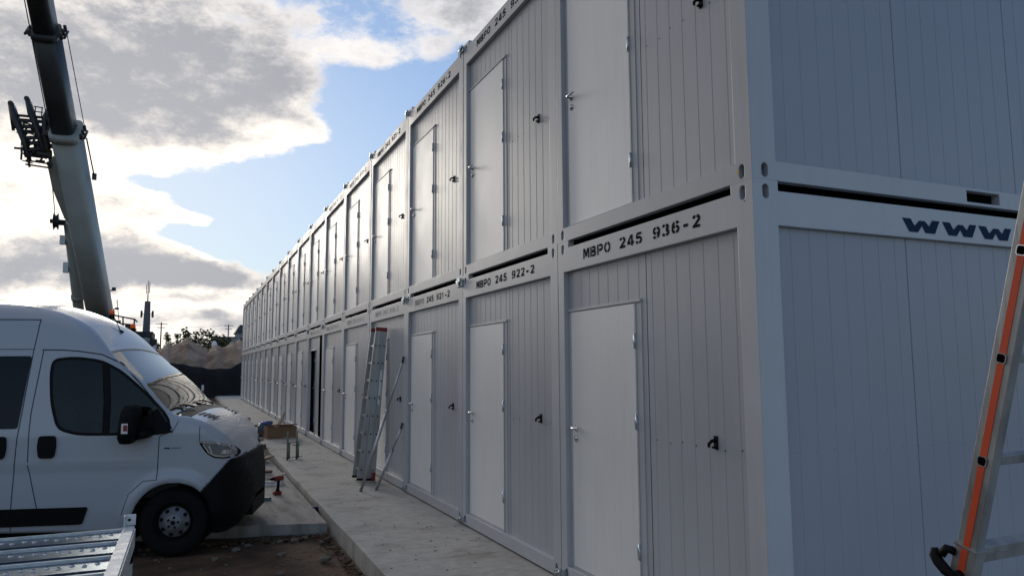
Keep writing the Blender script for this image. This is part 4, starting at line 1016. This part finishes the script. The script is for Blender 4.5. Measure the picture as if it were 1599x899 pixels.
b = new(); prism(b, [(-.1, 7.8), (5.2, 7.8), (4.6, 9.3), (.6, 9.1)], lambda a, c: Vector((a, -.3, c)), lambda a, c: Vector((a, 6.3, c))); box(b, (-3.3, -.1, 7.0), (.15, 6.1, 7.18)); obj('roof', b, 'roof', hs)
for x in (.6, 2.0, -1.4): b = new(); box(b, (x, -.03, 5.9), (x+.7, 0, 7.0)); obj('window', b, 'dglass', hs)
b = new(); lathe(b, [(.2, 0), (.26, .25), (.2, .5), (.08, .62)], 16); o = obj('water_tank', b, 'white'); o.location = (-.79, 70.6, 3.75 + G*0); tag(o, 'small pale dome shaped tank between the two sand heaps', 'tank')
b = new(); box(b, (-.25, -.04, -.14 + .14), (.25, .04, 1.0)); 
br = empty('site_barrier', (-2.42, 46, G), label='red and white site barrier in front of the black fabric fence', cat='barrier')
b.free(); b = new(); [tube(b, [(x, 0, 0), (x, 0, 1.05)], .035, 8) for x in (-.7, .35)]; tube(b, [(-.7, -.25, .04), (-.7, .25, .04)], .03, 6); tube(b, [(.35, -.25, .04), (.35, .25, .04)], .03, 6); obj('post', b, 'crane_d', br)
b = new(); box(b, (-.75, -.05, .10), (.08, -.03, .34)); obj('board', b, 'white', br); b = new(); box(b, (.0, -.06, .30), (.42, -.035, .62)); obj('board', b, 'red', br, )['label'] = 'red end board'
b = new(); box(b, (.28, -.06, .66), (.42, -.035, 1.0)); obj('board', b, 'white', br)

# ============================================================ LEANING ALUMINIUM LADDER (three sections) by the cabins
ld = empty('extension_ladder', (-.315, 8.46, -.02), label='closed three section aluminium ladder with red caps leaning against the fourth ground cabin', cat='ladder')
zt = 2.385; tilt = .165
L0 = Vector((0, 0, 0)); ldir = Vector((tilt, 0, zt)).normalized(); lnorm = Vector((-ldir.z, 0, ldir.x)); LL = math.hypot(tilt, zt)
def LP(l, o_, y):
    o_ = -.145 + (o_+.145)*(1-.36*l/LL)
    return ldir*(l+.03) + lnorm*o_ + Vector((0, y, 0))
for s_ in range(3):
    b = new(); yo = .0 + .028*s_; yw = .35 - .02*s_; o0 = .145 - .098*s_ ; h_ = .090
    def prof(b, l0, l1, o_a, o_b, y_a, y_b, mi=0):
        vs = [b.verts.new(LP(l, o_, y)) for l in (l0, l1) for o_, y in ((o_a, y_a), (o_b, y_a), (o_b, y_b), (o_a, y_b))]
        for f in ((0, 1, 2, 3), (7, 6, 5, 4), (0, 4, 5, 1), (1, 5, 6, 2), (2, 6, 7, 3), (3, 7, 4, 0)): b.faces.new([vs[i] for i in f]).material_index = mi
    for ys in (0, yw):
        prof(b, .03, LL-.03, o0-h_, o0, ys, ys + .024)
        for e0, e1 in ((-.0, .035), (LL-.05, LL+.01)): prof(b, e0, e1, o0-h_-.004, o0+.004, ys-.004, ys+.028, 1 if e0 > 1 and not (s_ == 1 and ys) else 2)
    for k in range(9):
        l = .16 + .278*k + .0
        if l > LL-.08: continue
        prof(b, l-.015, l+.015, o0-h_/2-.014, o0-h_/2+.014, .024, yw)
        X = Matrix.Translation(LP(l, o0-h_/2, -.002)) @ Matrix.Rotation(PI/2, 4, 'X'); lathe(b, [(.0125, 0), (.0125, .003)], 10, X, mi=2)
    sec = obj('ladder_section', b, ['alu', 'red', 'black'], ld)
b = new(); vs = [b.verts.new(LP(l, o_, -.003)) for l, o_ in ((1.32, -.105), (1.32, -.06), (1.72, -.06), (1.72, -.105))]; b.faces.new(vs); vs = [b.verts.new(LP(l, o_, -.003)) for l, o_ in ((1.18, -.105), (1.18, -.065), (1.28, -.065), (1.28, -.105))]; b.faces.new(vs); obj('sticker', b, 'white', ld, recalc=False)
b = new(); bar(b, LP(.0, -.10, -.05), LP(.13, -.10, -.05), .035, .05); obj('foot', b, 'red', ld)
# props leaning against the cabin
for lab, p, q in (('long thin steel prop leaning on the cabin beside the closed ladder', (-.572, 7.648, -.02), (-.02, 7.41, 1.87)), ('short thin steel prop leaning below the black door catch', (-.344, 7.664, -.02), (-.02, 7.44, .906))):
    r = empty('steel_prop', p, label=lab, cat='steel prop', group='props leaning on the cabins'); P, Q = Vector((0, 0, .0)), Vector(q)-Vector(p)
    b = new(); tube(b, [P, P.lerp(Q, .62)], .022, 10); obj('outer_tube', b, 'alu', r); b = new(); tube(b, [P.lerp(Q, .60), Q], .015, 10); obj('inner_tube', b, 'alu', r)
    b = new(); tube(b, [Q - (Q-P).normalized()*.04, Q + Vector((0, 0, .05))], .018, 8); bar(b, P.lerp(Q, .6)-Vector((.03, 0, 0)), P.lerp(Q, .6)+Vector((.03, 0, 0)), .012); obj('end_fitting', b, 'crane_d', r)

# ============================================================ NEAR RIGHT LADDER with orange stripe
la = empty('combination_ladder', (-.93, -1.36, G), label='aluminium combination ladder with an orange stripe standing at the right edge', cat='ladder')
P0 = Vector((-1.0, -1.921, 1.494)); P2 = Vector((-1.024, -2.079, 2.032)); ud = (P2-P0).normalized()
rx = Vector((1, -.035, 0)); rx = (rx - ud*rx.dot(ud)).normalized(); rn_ = ud.cross(rx)        # rn_: stile depth direction (roughly y)
if rn_.y < 0: rn_ = -rn_
base = Vector(la.location)
def AP(l, a, d): return P0 + ud*l + rx*a + rn_*d - base
def seg(b, l0, l1, a0, a1, d0, d1, mi=0):
    vs = [b.verts.new(AP(l, a, d)) for l in (l0, l1) for a, d in ((a0, d0), (a1, d0), (a1, d1), (a0, d1))]
    for f in ((0, 3, 2, 1), (4, 5, 6, 7), (0, 1, 5, 4), (1, 2, 6, 5), (2, 3, 7, 6), (3, 0, 4, 7)): b.faces.new([vs[i] for i in f]).material_index = mi
lbot = -1.78; ltop = 1.35; WD = .40; dA, dB = -.027, .027
for sgn, a_ in ((0, 0.), (1, WD)):
    b = new(); s0, s1 = (a_, a_+.030) if not sgn else (a_-.03, a_)
    seg(b, -.245, ltop, s0, s1, dA, dB); st = obj('stile', b, 'aluL', la)
    b = new(); q0 = s0 - .0015 if not sgn else s1; seg(b, -.245, ltop, q0, q0+.0015, -.010, .009); obj('orange_stripe', b, 'orangered', st)
    b = new(); seg(b, lbot+.03, -.245, s0-.004, s1+.004, dA-.004, dB+.004); sl = obj('stile', b, 'aluL', la); sl['label'] = 'wider lower stile sleeve'
    b = new(); q0 = s0 - .0055 if not sgn else s1+.004; seg(b, lbot+.03, -.25, q0, q0+.0015, -.010, .009); obj('orange_stripe', b, 'orangered', sl)
    b = new(); seg(b, -.250, -.243, s0-.006, s1+.006, dA-.006, dB+.006); obj('sleeve_rim', b, 'alu', sl)
    b = new(); seg(b, lbot, lbot+.05, s0-.008, s1+.008, dA-.01, dB+.01); obj('foot', b, 'black', sl)
    if not sgn:
        for k in range(-5, 5):      # rung sockets in the web
            l = .2795*k
            if l < -.25: continue
            b = new(); 
            def ringp(r, e, lo): return [AP(l + lo_*r, -e, d_*r) for lo_, d_ in ((-.0125, -.008), (-.008, -.0125), (.008, -.0125), (.0125, -.008), (.0125, .008), (.008, .0125), (-.008, .0125), (-.0125, .008))]
            o1 = [b.verts.new(p) for p in ringp(1.08, .0035, 0)]; o2 = [b.verts.new(p) for p in ringp(.88, .0035, 0)]; o3 = [b.verts.new(p) for p in ringp(.88, .0018, 0)]; o4 = [b.verts.new(p) for p in ringp(1.08, .0018, 0)]
            for i in range(8):
                j = (i+1) % 8; b.faces.new((o1[i], o1[j], o2[j], o2[i])); b.faces.new((o2[i], o2[j], o3[j], o3[i])); b.faces.new((o4[i], o4[j], o1[j], o1[i]))
            b.faces.new(o3).material_index = 1; obj('rung_socket', b, ['chrome', 'dark'], st)
        b = new(); tube(b, [AP(-.283, -.020, .062), AP(-.288, -.024, .070), AP(-.298, -.026, .066), AP(-.312, -.026, .050), AP(-.324, -.026, .026), AP(-.330, -.024, .004), AP(-.331, -.020, -.014)], [.006, .010, .014, .0155, .015, .012, .006], 12)
        tube(b, [AP(-.272, .0, .026), AP(-.272, -.012, .045), AP(-.292, -.022, .050)], .012, 10); tube(b, [AP(-.325, -.004, .0), AP(-.325, -.03, .0)], .013, 10); obj('locking_lever', b, 'black', la)
for k in range(-6, 5):
    b = new(); l = .2795*k
    if l < -.24: seg(b, l-.012, l+.012, .034, WD-.034, -.012, .012)
    else: seg(b, l-.012, l+.012, .030, WD-.030, -.011, .011)
    obj('rung', b, 'aluL', la)
b = new(); seg(b, -.262, -.243, .034, WD-.034, -.02, .014); obj('rung', b, 'aluL', la)

# ============================================================ GALVANISED DECKS, bottom left
ZT = .74
rk = empty('steel_rack', (-3.23, 1.5, G), label='galvanised steel rack with an upright corner tab in the left foreground', cat='rack')
rb = Vector(rk.location)
b = new(); box(b, Vector((-3.262, -1.0, ZT-.02))-rb, Vector((-3.20, 2.16, ZT+.018))-rb); box(b, Vector((-3.2, -1.0, ZT-.11))-rb, Vector((-3.194, 2.16, ZT+.0))-rb)
obj('end_beam', b, 'galvb', rk)
b = new(); box(b, Vector((-3.262, 2.135, ZT+.018))-rb, Vector((-3.256, 2.195, ZT+.085))-rb); box(b, Vector((-3.256, 2.189, ZT+.018))-rb, Vector((-3.196, 2.195, ZT+.085))-rb); box(b, Vector((-3.24, 2.184, ZT+.045))-rb, Vector((-3.225, 2.189, ZT+.06))-rb, mi=1); obj('corner_tab', b, ['galvb', 'dark'], rk)
for x in (-3.23, -5.6):
    for y in (2.12, -.9): b = new(); box(b, Vector((x-.03, y-.03, G))-rb, Vector((x+.03, y+.03, ZT-.11))-rb); obj('leg', b, 'galvb', rk)
b = new(); box(b, Vector((-5.7, 2.09, ZT-.2))-rb, Vector((-3.2, 2.15, ZT-.12))-rb); box(b, Vector((-5.7, -.93, ZT-.2))-rb, Vector((-3.2, -.87, ZT-.12))-rb); obj('cross_rail', b, 'galvb', rk)
DL = 2.5; DW = .37
def make_deck():
    bm = new(); z = 0
    box(bm, (-DL, 0.012, -.022), (-.004, DW-.021, -.016), mi=0)
    box(bm, (-DL, DW-.020, -.06), (-.004, DW-.006, .001), mi=1); box(bm, (-DL, .10, -.016), (-.004, .112, -.008), mi=0)
    box(bm, (-DL, 0.0, -.06), (-.004, .010, -.004), mi=0)
    rn = random.Random(2)
    for k in range(44):
        x = -.06 - .0565*k
        for rowy in ((.22, .26) if k % 2 else (.25, .29), ):
            y = .235 if k % 2 else .265
            c = Vector((x + rn.uniform(-.002, .002), y, -.016)); n = 10
            r0 = [bm.verts.new(c + Vector((.014*math.cos(2*PI*i/n), .014*math.sin(2*PI*i/n), 0))) for i in range(n)]; r1 = [bm.verts.new(c + Vector((.008*math.cos(2*PI*i/n), .008*math.sin(2*PI*i/n), .009))) for i in range(n)]
            for i in range(n): f = bm.faces.new((r0[i], r0[(i+1) % n], r1[(i+1) % n], r1[i])); f.material_index = 1; f.smooth = True
            bm.faces.new(r1).material_index = 2
    return mesh('steel_deck', bm, ['galv', 'galvb', 'dark'], recalc=False)
dm = make_deck()
nm = ['farthest perforated galvanised deck, nearest the van', 'second perforated galvanised deck from the van side', 'third perforated galvanised deck from the van side', 'fourth perforated galvanised deck, cut off by the photo bottom', 'fifth perforated galvanised deck, hidden nearest the camera']
for i in range(5):
    o = obj('steel_deck', dm); o.location = (-3.264, 2.15 - DW*(i+1), ZT + .01); tag(o, nm[i], 'scaffold deck', 'galvanised decks lying on the rack')

# ============================================================ THINGS ON THE SLABS
c = empty('cardboard_box', (-.68, 16.95, -.02), rad(8), label='open brown cardboard box full of offcuts on the slab', cat='box')
b = new(); w, d_, h = .37, .22, .30
for a, e in (((-w, -d_, 0), (w, -d_+.008, h)), ((-w, d_-.008, 0), (w, d_, h)), ((-w, -d_+.008, 0), (-w+.008, d_-.008, h)), ((w-.008, -d_+.008, 0), (w, d_-.008, h)), ((-w+.008, -d_+.008, 0), (w-.008, d_-.008, .01))): box(b, a, e)
obj('carton', b, 'card', c); b = new(); box(b, (-w, -d_-.16, h-.02), (w, -d_, h-.012), Matrix.Rotation(rad(-12), 4, 'X')); box(b, (.02, d_, h), (w, d_+.14, h+.008)); obj('flap', b, 'card', c)
for i, (p, q, lab) in enumerate((((-.80, 16.9, .12), (-.56, 17.05, .62), 'long pale wooden offcut sticking up out of the cardboard box'), ((-.90, 16.95, .15), (-.66, 17.0, .44), 'short wooden offcut lying over the left end of the cardboard box'), ((-.80, 16.85, .2), (-.62, 16.95, .46), 'wooden offcut propped in the middle of the cardboard box'))):
    b = new(); bar(b, (0, 0, 0), Vector(q)-Vector(p), .075, .02); o = obj('wood_offcut', b, 'wood'); o.location = p; tag(o, lab, 'wood offcut', 'offcuts in the box')
c = empty('tool_bag', (-1.0, 17.45, -.02), label='dark blue grey bag beside the cardboard box', cat='bag')
b = new(); bmesh.ops.create_icosphere(b, subdivisions=4, radius=1)
for v in b.verts:
    x, y, z = v.co; k = (abs(x)**5+abs(y)**5+abs(z)**5)**-.2; n_ = .03*math.sin(x*9+z*7)+.02*math.sin(y*13+z*11); v.co = Vector((x*k*.19*(1+n_), y*k*.16*(1+n_), .17 + z*k*.17*(1+n_)))
for f in b.faces: f.smooth = True
obj('sack', b, 'bag', c)
b = new(); bmesh.ops.create_icosphere(b, subdivisions=3, radius=1)
for v in b.verts:
    x, y, z = v.co; n_ = .12*math.sin(x*11+z*9)+.1*math.sin(y*17); v.co = Vector((.02+x*.17*(1+n_), y*.13, .35 + z*.06*(1+n_*2)))
obj('wrapping', b, 'bagtop', c)
for i, (x, y, h) in enumerate(((-1.065, 11.98, .55), (-.885, 12.05, .56))):
    c = empty('screw_jack', (x, y, -.02), rad(20*i), label=['adjustable green steel base jack, left of the pair', 'adjustable green steel base jack, right of the pair'][i] + ' standing on the slab', cat='base jack', group='base jacks on the slab')
    b = new(); box(b, (-.075, -.075, 0), (.075, .075, .006)); obj('base_plate', b, 'jack', c)
    b = new()
    for k in range(22): pass
    tube(b, [(-.018, 0, .0), (-.018, 0, h)], [.018, .017], 10); tube(b, [(.004, 0, .02), (.004, 0, h*.62)], .028, 10); obj('spindle', b, 'jack', c)
    b = new(); [box(b, (-.10, -.012, z), (.10, .012, z+.014)) for z in (.04, .33-.06*i, .42-.09*i)]; [lathe(b, [(.034, 0), (.034, .03)], 10, Matrix.Translation((0, 0, z))) for z in (.32-.06*i, )]; obj('wing_nut', b, 'jack', c)
# cordless drill standing on its battery
c = empty('cordless_drill', (-1.667, 8.2, -.07), rad(205), label='red and black cordless drill standing on the lower slab', cat='drill')
b = new(); t = new(); box(t, (-.055, -.04, 0), (.06, .04, .055)); bmesh.ops.bevel(t, geom=t.edges[:], offset=.012, segments=2, affect='EDGES'); join(b, t); obj('battery', b, 'red', c)
b = new(); tube(b, [(0, 0, .05), (-.008, 0, .10), (-.012, 0, .17), (-.01, 0, .21)], [.032, .021, .020, .026], 12); obj('grip', b, 'black', c)
b = new(); tube(b, [(-.085, 0, .235), (-.08, 0, .235), (-.02, 0, .235), (.05, 0, .235), (.06, 0, .235)], [.02, .035, .04, .038, .028], 14); obj('motor_housing', b, 'red', c)
b = new(); tube(b, [(.06, 0, .235), (.10, 0, .235), (.125, 0, .235)], [.026, .022, .012], 12); tube(b, [(.125, 0, .235), (.17, 0, .235)], .004, 6); obj('chuck', b, 'black', c)
# steel profiles on the lower slab
for i, (p, q, w) in enumerate((((-2.15, 9.35, -.05), (-1.45, 9.25, -.05), .035), ((-2.2, 9.75, -.05), (-1.62, 9.95, -.05), .028), ((-2.2, 9.1, -.055), (-1.5, 9.02, -.055), .025))):
    b = new(); bar(b, (0, 0, 0), Vector(q)-Vector(p), w, w*.8); bar(b, (0, .02, w*.6), Vector(q)-Vector(p)+Vector((0, .02, w*.6)), w*.4, w*.3); o = obj('metal_profile', b, 'galvb'); o.location = p
    tag(o, ['front galvanised profile lying under the drill chuck', 'rearmost galvanised profile lying on the lower slab', 'short galvanised profile nearest the van bumper'][i], 'metal profile', 'profiles on the lower slab')
b = new(); t = new(); box(t, (-.04, -.03, 0), (.045, .03, .12)); bmesh.ops.bevel(t, geom=t.edges[:], offset=.01, segments=2, affect='EDGES'); join(b, t); box(b, (.02, -.02, .12), (.06, .02, .16)); o = obj('metal_bracket', b, 'zinc'); o.location = (-1.50, 9.3, -.07); tag(o, 'small zinc bracket at the end of the profiles, right of the drill', 'bracket')
b = new(); box(b, (-.05, -.03, 0), (.05, .03, .05)); box(b, (.012, -.034, .012), (.054, .034, .04)); o = obj('steel_block', b, 'galv'); o.location = (-1.85, 7.75, -.07); tag(o, 'small steel block on the lower slab by the bumper', 'block')
# boards and formwork in the trench
TB = [((-2.4, 10.6, -.05), (-1.52, 10.42, -.02), .13, .045, 'woodd', 'dark plank lying across the end of the lower slab behind the drill'),
      ((-1.95, 11.5, -.04), (-1.36, 12.2, .05), .11, .03, 'wood', 'pale plank slanting over the trench edge'),
      ((-2.1, 12.9, -.03), (-1.45, 12.7, .03), .18, .035, 'white', 'whitish board lying flat beside the trench'),
      ((-2.2, 12.3, -.04), (-1.45, 12.25, .0), .22, .06, 'woodd', 'brown formwork board, lowest of the pile in the trench'),
      ((-2.0, 14.6, .22), (-1.40, 13.6, .04), .26, .04, 'wood', 'curled pale brown board on the trench pile'),
      ((-1.85, 16.2, -.08), (-1.34, 15.3, .26), .30, .06, 'woodd', 'broad dark formwork board leaning on the slab edge'),
      ((-2.1, 18.4, .20), (-1.15, 18.2, .22), .30, .05, 'woodd', 'long board bridging onto the slab behind the bonnet'),
      ((-1.60, 12.2, -.12), (-1.55, 17.8, -.06), .20, .06, 'woodd', 'long formwork plank running along the trench'),
      ((-1.9, 13.4, .0), (-1.42, 13.0, .16), .12, .10, 'woodd', 'short thick timber offcut on top of the trench pile'),
      ((-1.75, 14.9, .0), (-1.38, 14.2, .20), .14, .05, 'wood', 'split brown board standing up out of the trench pile')]
for p, q, w, h, m, lab in TB:
    b = new(); bar(b, (0, 0, 0), Vector(q)-Vector(p), w, h); o = obj('timber_board', b, m); o.location = p; tag(o, lab, 'board', 'boards lying in the trench')
b = new(); box(b, (-.13, -.12, 0), (.13, .12, .40)); bmesh.ops.bevel(b, geom=b.edges[:], offset=.01, segments=1, affect='EDGES'); o = obj('timber_block', b, 'woodd'); o.location = (-1.28, 20.6, -.1); tag(o, 'dark timber block at the slab edge above the bonnet', 'block')
b = new(); box(b, (-.2, -.16, 0), (.2, .16, .34), Matrix.Rotation(.3, 4, 'Z')); o = obj('timber_crate', b, 'woodd'); o.location = (-1.78, 15.2, G); tag(o, 'dark wooden crate end in the trench beside the bumper', 'crate')
# blue pipe end in the slab side
b = new(); X = Matrix.Rotation(-PI/2, 4, 'Y'); lathe(b, [(.055, -.02), (.055, .05), (.062, .05), (.062, .07), (.045, .07), (.045, .03), (.001, .03)], 20, X); o = obj('pipe_end', b, 'bluecap'); o.location = (-1.285, 6.95, -.115); tag(o, 'blue plastic pipe end sticking out of the slab side', 'pipe')
# stones and clods on the soil
rn = random.Random(21); protos = []
for q in range(5):
    b = new(); bmesh.ops.create_icosphere(b, subdivisions=2, radius=1)
    for v in b.verts: v.co *= 1 + .22*rn.uniform(-1, 1) ; v.co.z *= .55
    protos.append(mesh('stone', b, 'stone'))
def stone_field(name, n, x0, x1, y0, y1, smin, smax, zoff=0.):
    b = new()
    for i in range(n):
        x, y = rn.uniform(x0, x1), rn.uniform(y0, y1); s_ = smin*(smax/smin)**(rn.random()**2.2)
        t = bmesh.new(); bmesh.ops.create_icosphere(t, subdivisions=1, radius=s_)
        for v in t.verts: v.co = Vector((v.co.x*rn.uniform(.8, 1.3), v.co.y*rn.uniform(.8, 1.2), v.co.z*.6)) + Vector((x, y, G + .016*hnoise(x, y) + zoff))
        join(b, t)
    return obj(name, b, 'stone')
tag(stone_field('gravel', 620, -5.5, -1.45, 2.2, 6.1, .004, .022), 'small stones and crumbs scattered over the brown soil', 'gravel', kind='stuff')
st = [(-1.56, 4.66, .055), (-2.38, 5.45, .05), (-2.25, 5.6, .035), (-1.75, 5.62, .045), (-1.62, 5.72, .04), (-1.9, 5.66, .035), (-1.48, 5.45, .03), (-2.05, 4.3, .03), (-1.2-.4, 4.0, .028), (-2.6, 5.15, .035), (-1.95, 5.05, .04)]
for i, (x, y, s_) in enumerate(st):
    o = obj('loose_stone', protos[i % 5]); o.location = (x, y, G + s_*.2); o.scale = (s_*1.3, s_, s_); o.rotation_euler = (0, 0, i*1.3)
    tag(o, 'grey loose stone lying on the brown soil in front of the lower slab', 'stone', 'loose stones on the soil')
def clods(name, n, fn, smin, smax, m):
    b = new()
    for i in range(n):
        x, y = fn(); s_ = smin*(smax/smin)**(rn.random()**1.8); t = bmesh.new(); bmesh.ops.create_icosphere(t, subdivisions=2, radius=s_)
        for v in t.verts: v.co *= 1 + .18*rn.uniform(-1, 1)
        for v in t.verts: v.co = Vector((v.co.x*1.3, v.co.y, v.co.z*.6)) + Vector((x, y, G + .012))
        join(b, t)
    return obj(name, b, m)
def edge_pt():
    t = rn.random()
    if t < .7:
        q = rn.random(); x = -1.4 - 3.0*q; y = 5.84 + .34*q/1.2*.9; return x, y - abs(rn.gauss(0, .12)) - .02
    return -1.36 - abs(rn.gauss(0, .05)), rn.uniform(3.2, 5.8)
tag(clods('soil_clods', 420, edge_pt, .008, .036, 'dirt'), 'brown soil clods heaped along the front of the lower slab and the slab foot', 'soil', kind='stuff')
# chips and dirt crumbs on the slab
b = new()
for i in range(170):
    y = 2.2 + 16*rn.random()**1.3; x = rn.uniform(-1.2, -.05); s_ = rn.uniform(.003, .010)
    t = bmesh.new(); bmesh.ops.create_icosphere(t, subdivisions=1, radius=s_)
    for v in t.verts: v.co = Vector((v.co.x*rn.uniform(.8, 2.4), v.co.y*rn.uniform(.8, 1.4), v.co.z*.5)) + Vector((x, y, -.019))
    join(b, t)
tag(obj('slab_debris', b, 'woodd'), 'dark crumbs and chips scattered over the concrete slab', 'debris', kind='stuff')
